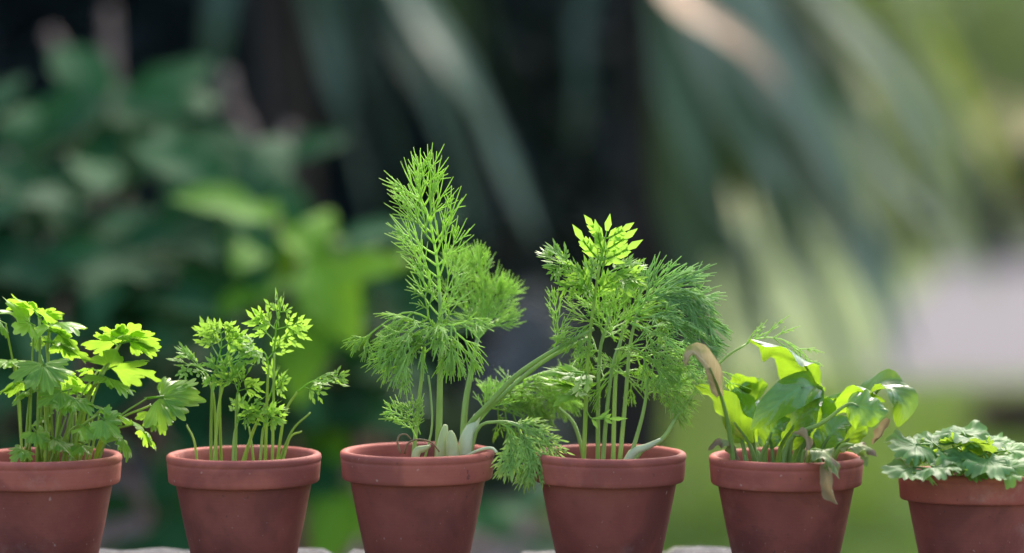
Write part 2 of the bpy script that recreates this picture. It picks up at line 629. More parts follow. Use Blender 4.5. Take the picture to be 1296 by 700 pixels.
# courses of rough stones below
rng = random.Random(4)
stone_meshes = []
for q in range(6):
    mb = MB()
    k = 6
    vs, fs = [], []
    for i in range(k + 1):
        for j in range(9):
            a = j / 8 * 2 * math.pi
            sx = (i / k - 0.5)
            e = (1 - abs(sx * 2) ** 5) ** 0.25 if abs(sx) < 0.5 else 0.72
            cx, cz = math.cos(a), math.sin(a)
            sq = 0.5 / max(abs(cx), abs(cz)) * 0.94
            p = Vector((sx, cx * sq * e, cz * sq * e))
            vs.append(p + Vector((0.03, 0.06, 0.05)) * noise.noise((p.x * 3 + q, p.y * 3, p.z * 3)))
    for i in range(k):
        for j in range(8):
            fs.append((i * 9 + j, i * 9 + j + 1, (i + 1) * 9 + j + 1, (i + 1) * 9 + j))
    fs.append(tuple(range(8)))
    fs.append(tuple(k * 9 + j for j in range(7, -1, -1)))
    mb.add(vs, fs)
    m_ = mb.mesh('stone')
    m_.materials.append(M['stone'])
    stone_meshes.append(m_)
z = 0.0
low = LEDGE - 0.078
for row, h in enumerate((0.135, 0.12, low - 0.255)):
    x = -1.2 - rng.random() * 0.1
    while x < 1.3:
        w_ = rng.uniform(0.16, 0.32)
        place('stone', rng.choice(stone_meshes), Matrix.Translation((x + w_ / 2, -0.045, z + h / 2)) @ Matrix.Diagonal((w_ * 0.98, 0.215, h * 1.06, 1)), wall)
        x += w_
    z += h

# ------------------------------------------------------------------ terracotta pots
RB, RT, RR, HP = 0.0365, 0.0488, 0.0550, 0.080


def lathe(prof, k=72, wob=0.0, seed=0):
    mb = MB()
    n = len(prof)
    vs, fs = [], []
    for j in range(k):
        a = 2 * math.pi * j / k
        d = 1 + wob * noise.noise((math.cos(a) * 1.5, math.sin(a) * 1.5, seed))
        for r, z in prof:
            vs.append((r * d * math.cos(a), r * d * math.sin(a), z + wob * 0.03 * noise.noise((math.cos(a), math.sin(a), seed + 5))))
    for j in range(k):
        j2 = (j + 1) % k
        for i in range(n - 1):
            fs.append((j * n + i, j2 * n + i, j2 * n + i + 1, j * n + i + 1))
    mb.add(vs, fs)
    return mb


body_prof = [(0.006, 0.0), (RB - 0.002, 0.0), (RB, 0.0015), (RB + (RT - RB) * 0.5, 0.030), (RT - 0.0006, 0.0585), (RT, 0.0625),
             (RT - 0.003, 0.0625), (0.0335, 0.006), (0.006, 0.006), (0.006, 0.0)]
rim_prof = [(0.0468, 0.0600), (0.0500, 0.0594), (0.0525, 0.0597), (0.0533, 0.0606), (0.0536, 0.0630), (0.0543, 0.0715), (0.0545, 0.0735), (0.0541, 0.0744),
            (0.0547, 0.0752), (0.0550, 0.0770), (0.0546, 0.0788), (0.0534, 0.0798), (0.0516, 0.0801), (0.0499, 0.0796), (0.0489, 0.0782),
            (0.0484, 0.0740), (0.0474, 0.0650), (0.0468, 0.0600)]
POTX = [PX(54), PX(307.5), PX(528), PX(771), PX(996), PX(1238)]
PLANT_OF = ['bushy flat-leaf parsley', 'slender carrot seedlings', 'tall feathery fennel', 'dill and carrot tops',
            'drooping spinach', 'low scalloped strawberry leaves']
pot_body = None
POTROOT = []
for i in range(6):
    z0 = LEDGE + DZ[i]
    pot = root('terracotta_pot', (POTX[i], 0, z0), 'small red terracotta flower pot holding the ' + PLANT_OF[i], 'flower pot',
               'terracotta pots in a row on the wall')
    b = link('body', lathe(body_prof, 72, 0.010, i).mesh('body'), M['terracotta_dark'], pot)
    r = link('rim', lathe(rim_prof, 72, 0.006, i + 20).mesh('rim'), M['terracotta'], pot)
    # crumbly soil filling
    mb = MB()
    vs, fs = [], []
    kk, nr = 40, 10
    zs = 0.064 if i not in (0, 4, 5) else 0.068
    for j in range(kk):
        a = 2 * math.pi * j / kk
        for q in range(nr + 1):
            rr_ = 0.0470 * (0.02 + 0.98 * q / nr)
            x_, y_ = rr_ * math.cos(a), rr_ * math.sin(a)
            vs.append((x_, y_, zs + 0.0030 * noise.noise((x_ * 90, y_ * 90, i)) + 0.0015 * noise.noise((x_ * 300, y_ * 300, i))))
    for j in range(kk):
        j2 = (j + 1) % kk
        for q in range(nr):
            fs.append((j * (nr + 1) + q, j * (nr + 1) + q + 1, j2 * (nr + 1) + q + 1, j2 * (nr + 1) + q))
    mb.add(vs, fs)
    link('soil', mb.mesh('soil'), M['soil'], pot)
    rot = rng.random() * 6.28
    pot.rotation_euler = (0, 0, rot)
    if i == 5:
        pot.rotation_mode = 'ZYX'
        pot.rotation_euler = (R(-2.5), 0, 0)
    POTROOT.append(pot)


def soilpoint(i, px, Y=0.0):
    zs = 0.062 if i not in (0, 4, 5) else 0.066
    return Vector(((px - 648) / F * (1.71 + Y), Y, LEDGE + DZ[i] + zs))


# ------------------------------------------------------------------ leaf shapes for the herbs
def polar_leaf(lobes, depth, teeth, tdepth, span, seed, cup=0.12, env=None, rad=7, nth=66, wav=0.05, pleat=0.04, bump_=0.09):
    """lobed leaflet growing from the origin along +Y, length about 1"""
    rng = random.Random(seed)
    ph = rng.random() * 6
    jit = [rng.uniform(0.85, 1.1) for _ in range(lobes + 2)]
    vs, uvs, fs = [(0, 0, 0)], [(0.5, 0.0)], []
    for i in range(nth + 1):
        u = i / nth
        th = (u - 0.5) * 2 * span
        x = u * lobes
        kx = min(int(x), lobes - 1)
        lob = abs(math.sin(math.pi * x)) ** 0.62
        tx = abs(math.sin(math.pi * u * teeth + 0.4))
        r = (env(th) if env else math.cos(th * 0.42)) * jit[kx] ** (lob)
        r *= (1 - depth + depth * lob) * (1 - tdepth + tdepth * tx ** 0.7)
        for s in range(1, rad + 1):
            q = s / rad
            rr_ = r * q
            z = -cup * (rr_ ** 2) + wav * math.sin(th * 6 + ph + rr_ * 4) * rr_ + pleat * (lob - 0.5) * q + bump_ * noise.noise((rr_ * math.sin(th) * 4 + seed, rr_ * math.cos(th) * 4, seed * 0.37)) * q
            vs.append((rr_ * math.sin(th), rr_ * math.cos(th), z))
            uvs.append((u, q))
    for i in range(nth):
        a = 1 + i * rad
        b = 1 + (i + 1) * rad
        fs.append((0, b, a))
        for s in range(rad - 1):
            fs.append((a + s, b + s, b + s + 1, a + s + 1))
    return vs, fs, uvs


def xf(vs, ang, sc, off, tilt=0.0):
    c, s = math.cos(ang), math.sin(ang)
    out = []
    for x, y, z in vs:
        x, y, z = x * sc, y * sc, z * sc
        y, z = y * math.cos(tilt) - z * math.sin(tilt), y * math.sin(tilt) + z * math.cos(tilt)
        out.append((x * c + y * s + off[0], -x * s + y * c + off[1], z + off[2]))
    return out


def parsley_mesh(seed, three=True):
    rng = random.Random(seed)
    mb = MB()
    env = lambda t: 1.0 - 0.34 * (abs(t) / 1.25) ** 1.6
    vs, fs, uv = polar_leaf(3, 0.40, 9, 0.20, R(66), seed, 0.22, env, wav=0.07)
    if not three:
        vs, fs, uv = polar_leaf(5, 0.50, 15, 0.24, R(108), seed, 0.2, lambda t: 0.66 - 0.10 * (abs(t) / 1.8) ** 2, wav=0.06, pleat=0.02)
        mb.add(xf(vs, 0, 1.4, (0, 0.16, 0)), fs, uv)
    else:
        mb.add(xf(vs, 0, 0.70, (0, 0.30, 0), -0.1), fs, uv)
        for s in (-1, 1):
            vs, fs, uv = polar_leaf(3, 0.42, 8, 0.20, R(62), seed + 3 + s, 0.25, env, wav=0.08)
            mb.add(xf(vs, s * R(rng.uniform(58, 78)), rng.uniform(0.52, 0.66), (s * 0.03, 0.24, 0), rng.uniform(-0.25, 0.1)), fs, uv)
    mb.tube([Vector((0, -0.02, -0.01)), Vector((0, 0.15, 0.0)), Vector((0, 0.32, 0.0))], 0.022, 0.016, 5)
    me = mb.mesh('leaf')
    return me


U, CU, BK, CF = (0.1, -0.25, 1), (0, -0.5, 0.85), (0.1, 0.45, 0.85), (0, -1, 0.25)

# ---- parsley in the first pot
pl = root('parsley_plant', (POTX[0], 0, LEDGE + DZ[0] + 0.066), 'bushy flat-leaf parsley with lime green toothed leaves and thin stems', 'herb',
          'potted herbs')
PM = [parsley_mesh(11 + 7 * i) for i in range(5)]
PO = [parsley_mesh(90 + 5 * i, False) for i in range(3)]
for m_ in PM + PO:
    m_.materials.append(M['parsley'])
# base px, tip px, depth, normal, size factor, mesh, foot px
parsley = [
    ((52, 404), (24, 368), 0.00, BK, 1.0, 0, 50), ((48, 402), (80, 390), 0.01, BK, 1.0, 1, 52), ((44, 412), (8, 393), -0.01, CU, 1.0, 'o0', 40),
    ((8, 410), (-22, 396), 0.0, CU, 1.1, 2, 30), ((62, 408), (98, 410), 0.012, U, 1.0, 3, 60), ((60, 418), (114, 434), 0.0, BK, 0.9, 4, 60),
    ((56, 432), (124, 446), -0.005, BK, 0.85, 0, 66), ((52, 420), (42, 444), 0.015, BK, 1.0, 1, 48), ((52, 450), (64, 490), -0.035, (0, -0.7, 0.75), 1.0, 3, 56),
    ((42, 482), (-4, 486), -0.01, BK, 1.0, 4, 36), ((40, 492), (12, 508), 0.0, BK, 0.9, 2, 34),
    ((152, 436), (174, 404), 0.005, BK, 1.0, 2, 92), ((152, 434), (208, 427), 0.0, BK, 0.85, 0, 94), ((150, 438), (124, 420), 0.012, BK, 1.0, 'o1', 90),
    ((132, 468), (182, 452), 0.01, BK, 0.95, 'o2', 84), ((126, 474), (168, 492), 0.0, BK, 0.9, 1, 88), ((124, 470), (100, 462), 0.012, BK, 1.0, 3, 78),
    ((184, 504), (250, 498), 0.0, (0.2, -0.75, 0.5), 1.06, 4, 112), ((190, 512), (211, 548), 0.006, CU, 1.0, 1, 108),
    ((122, 524), (154, 548), -0.04, CU, 1.0, 0, 88), ((168, 536), (206, 562), 0.0, BK, 1.0, 4, 116), ((148, 546), (168, 578), -0.01, BK, 1.0, 3, 112),
    ((128, 516), (160, 528), -0.008, BK, 1.1, 'o1', 96), ((98, 536), (142, 556), -0.035, U, 0.9, 2, 82), ((90, 492), (44, 508), -0.02, CU, 0.9, 1, 62),
    ((86, 500), (122, 518), -0.02, U, 0.9, 4, 76), ((76, 470), (108, 486), 0.02, BK, 1.2, 0, 70), ((66, 520), (30, 540), 0.01, BK, 1.0, 3, 44),
    ((64, 552), (96, 572), -0.025, U, 1.0, 2, 60), ((34, 566), (14, 580), -0.03, CU, 0.9, 0, 36), ((40, 540), (60, 566), -0.035, CU, 1.0, 1, 48),
    ((100, 500), (72, 486), 0.025, BK, 1.2, 'o2', 72), ((20, 455), (-12, 460), 0.01, BK, 1.0, 2, 30), ((110, 560), (84, 575), -0.02, U, 0.9, 3, 92),
]
rng = random.Random(8)
for (b, t, Y, nr_, sf, mi, foot) in parsley:
    me = PO[int(mi[1])] if isinstance(mi, str) else PM[mi]
    B = W(b[0], b[1], Y)
    T = W(t[0], t[1], Y - 0.012 + rng.uniform(-0.012, 0.012))
    n_ = Vector(nr_) + Vector((rng.uniform(-.3, .3), rng.uniform(-.2, .2), 0))
    T = B + (T - B) * sf * 1.08
    lf = place('leaf', me, frame(B, T, n_, rng.uniform(0.95, 1.15)), pl)
    mb = MB()
    ft = soilpoint(0, foot + rng.uniform(-5, 5), rng.uniform(-0.018, 0.018))
    mid = ft.lerp(B, 0.5) + Vector(((ft.x - B.x) * 0.12, 0, 0.010))
    mb.tube(smooth_path([ft, mid, B + (T - B) * 0.03], 9), 0.00115, 0.0007, 6)
    part('stem', mb, M['parsley_stem'], pl)
for q in range(7):
    mb = MB()
    ft = soilpoint(0, rng.uniform(30, 108), rng.uniform(-0.02, 0.02))
    tp = ft + Vector((rng.uniform(-0.008, 0.016), rng.uniform(-.01, .01), rng.uniform(0.03, 0.05)))
    mb.tube(smooth_path([ft, ft.lerp(tp, 0.5) + Vector((0.001, 0, 0.002)), tp], 7), 0.001, 0.0006, 5)
    part('stem', mb, M['parsley_stem'], pl)


# ------------------------------------------------------------------ feathery fronds
def lobe(mb, p, d, n_, L, w):
    s = d.cross(n_)
    s = s.normalized() if s.length > 1e-6 else perp(d)
    m1 = p + d * (L * 0.45) - n_ * (w * 0.25)
    vs = [p - s * (w * 0.22), p + s * (w * 0.22), m1 + s * (w * 0.5), m1 + n_ * (w * 0.12), m1 - s * (w * 0.5), p + d * L + n_ * (-0.08 * L)]
    mb.add(vs, [(0, 1, 2, 3), (0, 3, 4), (3, 2, 5), (4, 3, 5)])


def curve_from(p, d, L, bend, n):
    pts = [p]
    d = d.copy()
    st = L / (n - 1)
    for _ in range(n - 1):
        d = (d + bend * (1.0 / (n - 1))).normalized()
        pts.append(pts[-1] + d * st)
    return pts


def at(pts, s):
    x = s * (len(pts) - 1)
    k = min(int(x), len(pts) - 2)
    return pts[k].lerp(pts[k + 1], x - k), (pts[k + 1] - pts[k]).normalized()


def frond(mb, pts, n_, st, rng, order=2, scale=1.0):
    """pinnate frond along the rachis pts; st = style dict"""
    L = sum((pts[i + 1] - pts[i]).length for i in range(len(pts) - 1))
    for k in range(st['pairs'][order]):
        N = st['pairs'][order]
        s0 = st['start'][order]
        s = s0 + (1 - s0) * (k + 0.35) / N
        p, t = at(pts, s)
        prof = st['prof'](s) if order == st['top'] else (1.0 - 0.55 * s)
        for sd_ in (-1, 1):
            if rng.random() < st.get('skip', 0.06):
                continue
            nn = n_ - t * n_.dot(t)
            nn = nn.normalized() if nn.length > 1e-5 else perp(t)
            roll = rng.gauss(0, st['roll'][order])
            nn = Matrix.Rotation(roll, 3, t) @ nn
            side = t.cross(nn) * sd_
            a = st['angle'][order] * rng.uniform(0.8, 1.2)
            d = (t * math.cos(a) + side * math.sin(a) + nn * st['lift']).normalized()
            ll = (st['len'][order] * scale) * prof * rng.uniform(0.8, 1.2)
            if order == 0:
                if st['kind'] == 'thread':
                    c = curve_from(p, d, ll, t * 0.35 + st['bend'] * 0.5 + Vector((rng.gauss(0, .15), rng.gauss(0, .15), rng.gauss(0, .15))), 4)
                    mb.tube(c, st['r'], st['r'] * 0.55, 3, caps=False)
                else:
                    lobe(mb, p, d, nn, ll, st['w'] * scale)
            else:
                c = curve_from(p, d, ll, t * 0.5 + st['bend'], 5)
                mb.tube(c, st['r'] * (1 + 0.35 * order), st['r'] * 0.8, 3, caps=False)
                frond(mb, c, nn, st, rng, order - 1, scale * prof ** 0.5)
    # terminal piece
    p, t = at(pts, 1.0)
    if st['kind'] == 'thread':
        mb.tube(curve_from(p, t, st['len'][0] * scale * 0.8, st['bend'] * 0.4, 4), st['r'], st['r'] * 0.5, 3, caps=False)
    else:
        lobe(mb, p, t, n_, st['len'][0] * scale * 1.1, st['w'] * scale)


def style(kind, pairs, lens, ang=(0.7, 0.75, 0.8), start=(0.12, 0.2, 0.2), roll=(0.3, 0.35, 0.5), r=0.00042, w=0.003, lift=0.1,
          bend=(0, 0, -0.1), prof=None, skip=0.05):
    return dict(kind=kind, pairs=pairs, len=lens, angle=ang, start=start, roll=roll, r=r, w=w, lift=lift, bend=Vector(bend),
                prof=prof or (lambda s: math.sin(math.pi * (0.18 + 0.74 * s)) ** 0.8 * (1.1 - 0.25 * s)), top=len(pairs) - 1, skip=skip)


def pxpath(pts, n=14):
    return smooth_path([W(p[0], p[1], p[2]) for p in pts], n)


def stem(parent, pts, r0, r1, mat, n=14, k=7, foot=None, name='stem'):
    P = [W(p[0], p[1], p[2]) for p in pts]
    if foot:
        P = [foot] + P
    mb = MB()
    mb.tube(smooth_path(P, n), r0, r1, k)
    return part(name, mb, M[mat], parent)


def add_frond(parent, pts, st, seed, mat, nrm=(0, -1, 0.3), r=0.0007, sub=None, n=14):
    rng = random.Random(seed)
    P = pxpath(pts, n)
    mb = MB()
    mb.tube(P, r, r * 0.45, 5)
    frond(mb, P, Vector(nrm).normalized(), st, rng, st['top'])
    return part('frond', mb, M[mat], parent)


# ---- carrot seedlings in the second pot
cs = root('carrot_seedlings', (POTX[1], 0, LEDGE + DZ[1] + 0.062), 'slender carrot seedlings with fine-cut leaves on upright green stems', 'herb', 'potted herbs')
CA = style('lobe', (2, 2, 4), (0.0082, 0.0115, 0.0215), ang=(0.6, 0.85, 0.95), start=(0.10, 0.25, 0.12), roll=(0.25, 0.3, 0.35), r=0.00032, w=0.0034, bend=(0, 0, -0.4),
           prof=lambda s: 1.12 - 0.72 * s)
CB = style('lobe', (2, 2, 3), (0.0072, 0.0098, 0.0170), ang=(0.6, 0.85, 0.95), start=(0.10, 0.25, 0.10), roll=(0.25, 0.3, 0.35), r=0.0003, w=0.0031, bend=(0, 0, -0.35),
           prof=lambda s: 1.1 - 0.6 * s)
carrot = [  # foot px, stem points, frond points, style
    (265, [(268, 500, 0), (274, 462, 0)], [(274, 462, 0), (280, 438, 0), (279, 416, -0.004)], CA),
    (273, [(271, 510, 0.006), (262, 474, 0.006)], [(262, 474, 0.006), (250, 464, 0.0), (232, 462, -0.006)], CB),
    (343, [(346, 510, 0), (347, 446, 0)], [(347, 446, 0), (350, 412, -0.004), (356, 388, -0.01)], CA),
    (347, [(360, 526, 0.004), (376, 496, 0.004)], [(376, 496, 0.004), (398, 482, 0.0), (430, 486, -0.006)], CB),
    (300, [(322, 542, 0.012), (340, 504, 0.012)], [(340, 504, 0.012), (348, 486, 0.01), (358, 474, 0.006)], CB),
    (296, [(299, 520, -0.01), (300, 500, -0.01)], [(300, 500, -0.01), (302, 488, -0.012), (298, 474, -0.018)], CB),
    (279, [(278, 520, 0.01), (280, 480, 0.01)], [(280, 480, 0.01), (290, 462, 0.006), (312, 452, 0.0)], CB),
    (293, [(296, 556, -0.012), (300, 536, -0.012)], [(300, 536, -0.012), (306, 526, -0.012), (318, 518, -0.016)], CB),
    (326, [(332, 550, -0.008), (334, 540, -0.008)], [(334, 540, -0.008), (335, 528, -0.01), (345, 524, -0.012)], CB),
    (268, [(276, 520, -0.006), (282, 490, -0.008)], [(282, 490, -0.008), (290, 478, -0.012), (268, 470, -0.018)], CB),
    (334, [(338, 500, 0.008), (340, 462, 0.008)], [(340, 462, 0.008), (334, 446, 0.004), (312, 436, -0.004)], CB),
]
for i, (ft, sp, fp, st) in enumerate(carrot):
    Y0 = sp[0][2]
    stem(cs, sp, 0.00125, 0.0008, 'carrot_stem', foot=soilpoint(1, ft, Y0 * 1.5))
    add_frond(cs, fp, st, 40 + i, 'carrot', nrm=(0, -0.5, 0.85), r=0.0007)
for ft, sp in ((352, [(366, 556, 0), (382, 546, 0)]), (345, [(368, 548, 0), (393, 522, 0.004)]), (250, [(246, 560, 0), (236, 538, 0)]),
               (304, [(320, 545, -0.01), (338, 520, -0.012)]), (322, [(318, 560, 0), (315, 540, 0)])):
    stem(cs, sp, 0.0011, 0.0006, 'carrot_stem', foot=soilpoint(1, ft, 0))

# ---- fennel in the third pot
fn = root('fennel_plant', (POTX[2], 0, LEDGE + DZ[2] + 0.062), 'tall feathery fennel with pale swollen stem bases, its longest stems leaning to the next pot', 'herb', 'potted herbs')
FA = style('thread', (2, 2, 13), (0.0170, 0.0185, 0.029), ang=(0.45, 0.55, 0.95), start=(0.2, 0.22, 0.04), roll=(0.5, 0.5, 0.75), r=0.00050, bend=(0, 0, 0.12),
           prof=lambda s: 0.85 + 0.3 * math.sin(math.pi * s) - 0.12 * s, skip=0.16)
FB = style('thread', (2, 2, 6), (0.0125, 0.016, 0.026), ang=(0.55, 0.7, 0.9), start=(0.2, 0.2, 0.1), roll=(0.5, 0.5, 0.7), r=0.00052, bend=(0, 0, -0.55))
FC = style('thread', (2, 2, 8), (0.0125, 0.016, 0.024), ang=(0.55, 0.65, 0.85), start=(0.2, 0.2, 0.1), roll=(0.5, 0.5, 0.9), r=0.00040, bend=(0, 0, 0.1))
FS = style('thread', (3, 5), (0.0055, 0.0125), ang=(0.75, 0.95), start=(0.2, 0.15), roll=(0.3, 0.3), r=0.0005, bend=(0, 0, 0.0))
stem(fn, [(556, 520, 0), (557, 470, 0), (559, 420, 0), (556, 370, 0)], 0.0026, 0.0014, 'dill_stem', foot=soilpoint(2, 553, 0))
add_frond(fn, [(557, 415, 0), (556, 360, 0), (550, 310, 0), (540, 268, -0.004), (524, 238, -0.008)], FA, 3, 'dill', r=0.0013)
add_frond(fn, [(558, 440, 0), (548, 408, -0.01), (515, 395, -0.02), (482, 412, -0.025), (455, 436, -0.03)], FB, 4, 'dill', r=0.0009)
add_frond(fn, [(556, 432, 0), (546, 416, -0.02), (524, 414, -0.03), (506, 432, -0.035), (496, 458, -0.038)], FB, 5, 'dill', r=0.0008)
add_frond(fn, [(556, 430, 0), (560, 412, -0.02), (574, 414, -0.03), (580, 436, -0.03), (576, 455, -0.03)], FB, 6, 'dill', r=0.0008)
stem(fn, [(530, 510, -0.012), (536, 455, -0.014)], 0.0017, 0.0010, 'dill_stem', foot=soilpoint(2, 520, -0.012))
add_frond(fn, [(536, 460, -0.014), (538, 440, -0.018), (530, 436, -0.03), (512, 452, -0.034), (498, 470, -0.036)], FB, 7, 'dill', r=0.0007)
stem(fn, [(588, 520, 0.02), (596, 470, 0.026), (604, 430, 0.03)], 0.0026, 0.0016, 'dill_stem', foot=soilpoint(2, 584, 0.015))
add_frond(fn, [(602, 440, 0.03), (610, 400, 0.034), (611, 360, 0.036), (602, 325, 0.036)], FC, 8, 'dill', r=0.0012)
add_frond(fn, [(604, 430, 0.03), (592, 396, 0.042), (582, 360, 0.046), (578, 330, 0.046)], FC, 9, 'dill', r=0.001)
add_frond(fn, [(604, 430, 0.03), (618, 412, 0.04), (626, 388, 0.044), (630, 368, 0.046)], FC, 19, 'dill', r=0.001)
stem(fn, [(546, 545, -0.02), (545, 500, -0.018), (542, 475, -0.016)], 0.0009, 0.0006, 'dill_stem', foot=soilpoint(2, 530, -0.018))
add_frond(fn, [(528, 556, -0.018), (517, 535, -0.02), (504, 524, -0.022), (491, 518, -0.022)], FS, 10, 'dill', r=0.0007)
add_frond(fn, [(532, 550, -0.02), (524, 528, -0.022), (518, 512, -0.022)], FS, 11, 'dill', r=0.0006)
# pale swollen bases
for (ft, pts, rr_) in ((574, [(572, 566, -0.016), (571, 552, -0.016), (570, 545, -0.016)], (0.0042, 0.0046, 0.003, 0.0012)),
                       (586, [(590, 560, -0.006), (598, 540, -0.004), (604, 526, 0)], (0.0052, 0.0056, 0.0042, 0.0026)),
                       (556, [(560, 566, -0.008), (562, 548, -0.006), (564, 538, -0.004)], (0.0046, 0.0046, 0.0030, 0.0016)),
                       (520, [(527, 573, -0.026), (536, 568, -0.026), (545, 564, -0.026)], (0.0022, 0.0030, 0.0024, 0.0008))):
    mb = MB()
    P = [soilpoint(2, ft, pts[0][2])] + [W(*p) for p in pts]
    mb.tube(smooth_path(P, 13), 0, 0, 9, rr=[np.interp(q / 12, (0, .35, .7, 1), rr_) for q in range(13)])
    part('stem_base', mb, M['bulb'], fn)
# long stems leaning right
stem(fn, [(590, 545, -0.004), (620, 510, -0.008), (655, 474, -0.01), (700, 444, -0.012), (752, 416, -0.012)], 0.0024, 0.0013, 'dill_stem', foot=soilpoint(2, 576, -0.002), n=20)
stem(fn, [(603, 534, 0), (636, 500, 0.01), (690, 456, 0.016), (744, 428, 0.02)], 0.0023, 0.0013, 'dill_stem', foot=soilpoint(2, 590, 0), n=20)
FD = style('thread', (2, 3, 6), (0.0095, 0.016, 0.024), ang=(0.55, 0.75, 0.9), start=(0.2, 0.2, 0.12), roll=(0.5, 0.5, 0.8), r=0.00045, bend=(0, 0, -0.2))
FF = style('lobe', (2, 3, 6), (0.0085, 0.014, 0.024), ang=(0.5, 0.75, 0.9), start=(0.12, 0.2, 0.15), roll=(0.3, 0.3, 0.4), r=0.00045, w=0.0017, bend=(0, 0, -0.35))
stem(fn, [(604, 544, -0.01), (628, 534, -0.014), (654, 537, -0.016), (676, 553, -0.018)], 0.0013, 0.0009, 'dill_stem', foot=soilpoint(2, 592, -0.006))
add_frond(fn, [(640, 534, -0.016), (664, 545, -0.018), (676, 570, -0.02), (672, 600, -0.02)], FF, 12, 'dill', r=0.0008)
add_frond(fn, [(630, 534, -0.014), (648, 545, -0.018), (655, 566, -0.02), (652, 590, -0.02)], FF, 13, 'dill', r=0.0007)
add_frond(fn, [(636, 500, 0.01), (652, 494, 0.02), (672, 500, 0.03), (690, 520, 0.034)], FD, 14, 'dill', r=0.0008)
add_frond(fn, [(655, 482, 0.012), (676, 480, 0.03), (700, 490, 0.04), (716, 512, 0.042)], FD, 15, 'dill', r=0.0008)
add_frond(fn, [(620, 516, 0.006), (640, 520, 0.02), (664, 530, 0.03), (690, 548, 0.034)], FD, 16, 'dill', r=0.0008)
add_frond(fn, [(606, 534, 0), (622, 516, 0.02), (634, 502, 0.03)], FD, 17, 'dill', r=0.0007)
add_frond(fn, [(700, 444, -0.012), (706, 424, -0.012), (704, 396, -0.012), (700, 372, -0.012)], style('thread', (2, 6), (0.008, 0.012), ang=(0.5, 0.6), start=(0.25, 0.2), roll=(0.4, 0.6), r=0.00040), 18, 'dill', r=0.0006)
# dry sheath curls at the foot and a white root tip over the rim
mb = MB()
mb.tube(pxpath([(507, 574, -0.03), (503, 560, -0.03), (506, 551, -0.03), (514, 550, -0.028), (520, 556, -0.026)], 14), 0.0009, 0.0005, 6)
mb.tube(pxpath([(512, 574, -0.026), (516, 562, -0.03), (528, 556, -0.032), (546, 560, -0.03), (556, 572, -0.028)], 14), 0.0008, 0.0005, 6)
part('dry_sheath', mb, M['dry'], fn)
mb = MB()
mb.tube(pxpath([(590, 577, -0.02), (608, 569, -0.026), (622, 567, -0.028), (629, 573, -0.030)], 12), 0.0010, 0.0011, 7)
part('root_tip', mb, M['bulb'], fn)

# ---- dill and carrot tops in the fourth pot
dl = root('dill_plant', (POTX[3], 0, LEDGE + DZ[3] + 0.062), 'soft feathery dill arching over beside the taller lime carrot leaves', 'herb', 'potted herbs')
DA = style('thread', (2, 2, 5), (0.0150, 0.017, 0.026), ang=(0.4, 0.5, 0.65), start=(0.2, 0.2, 0.2), roll=(0.5, 0.5, 0.8), r=0.00058, bend=(0.15, 0, -0.25))
DB = style('thread', (2, 2, 5), (0.0130, 0.016, 0.025), ang=(0.55, 0.65, 0.85), start=(0.2, 0.2, 0.15), roll=(0.5, 0.5, 0.9), r=0.00040, bend=(0, 0, -0.1))
DC = style('thread', (2, 2, 5), (0.0090, 0.015, 0.024), ang=(0.55, 0.75, 0.95), start=(0.25, 0.2, 0.1), roll=(0.5, 0.6, 0.9), r=0.00036, bend=(0, 0, -0.15))
for ft, Y0, pts in ((757, 0.0, [(757, 500, 0), (760, 440, 0), (772, 400, 0)]), (783, 0.004, [(792, 500, 0.004), (797, 440, 0.004), (806, 396, 0.0)]),
                    (776, 0.012, [(778, 500, 0.012), (782, 450, 0.014), (790, 410, 0.014)]), (762, -0.014, [(768, 520, -0.014), (776, 460, -0.016), (786, 430, -0.016)]),
                    (790, -0.012, [(808, 545, -0.012), (816, 512, -0.012), (820, 480, -0.012)]), (744, 0.012, [(728, 540, 0.014), (707, 516, 0.016)])):
    stem(dl, pts, 0.0017, 0.0010, 'dill_stem', foot=soilpoint(3, ft, Y0))
DL = style('thread', (2, 2, 4), (0.0085, 0.013, 0.021), ang=(0.55, 0.75, 0.95), start=(0.25, 0.2, 0.1), roll=(0.5, 0.6, 0.9), r=0.00034, bend=(0, 0, -0.15))
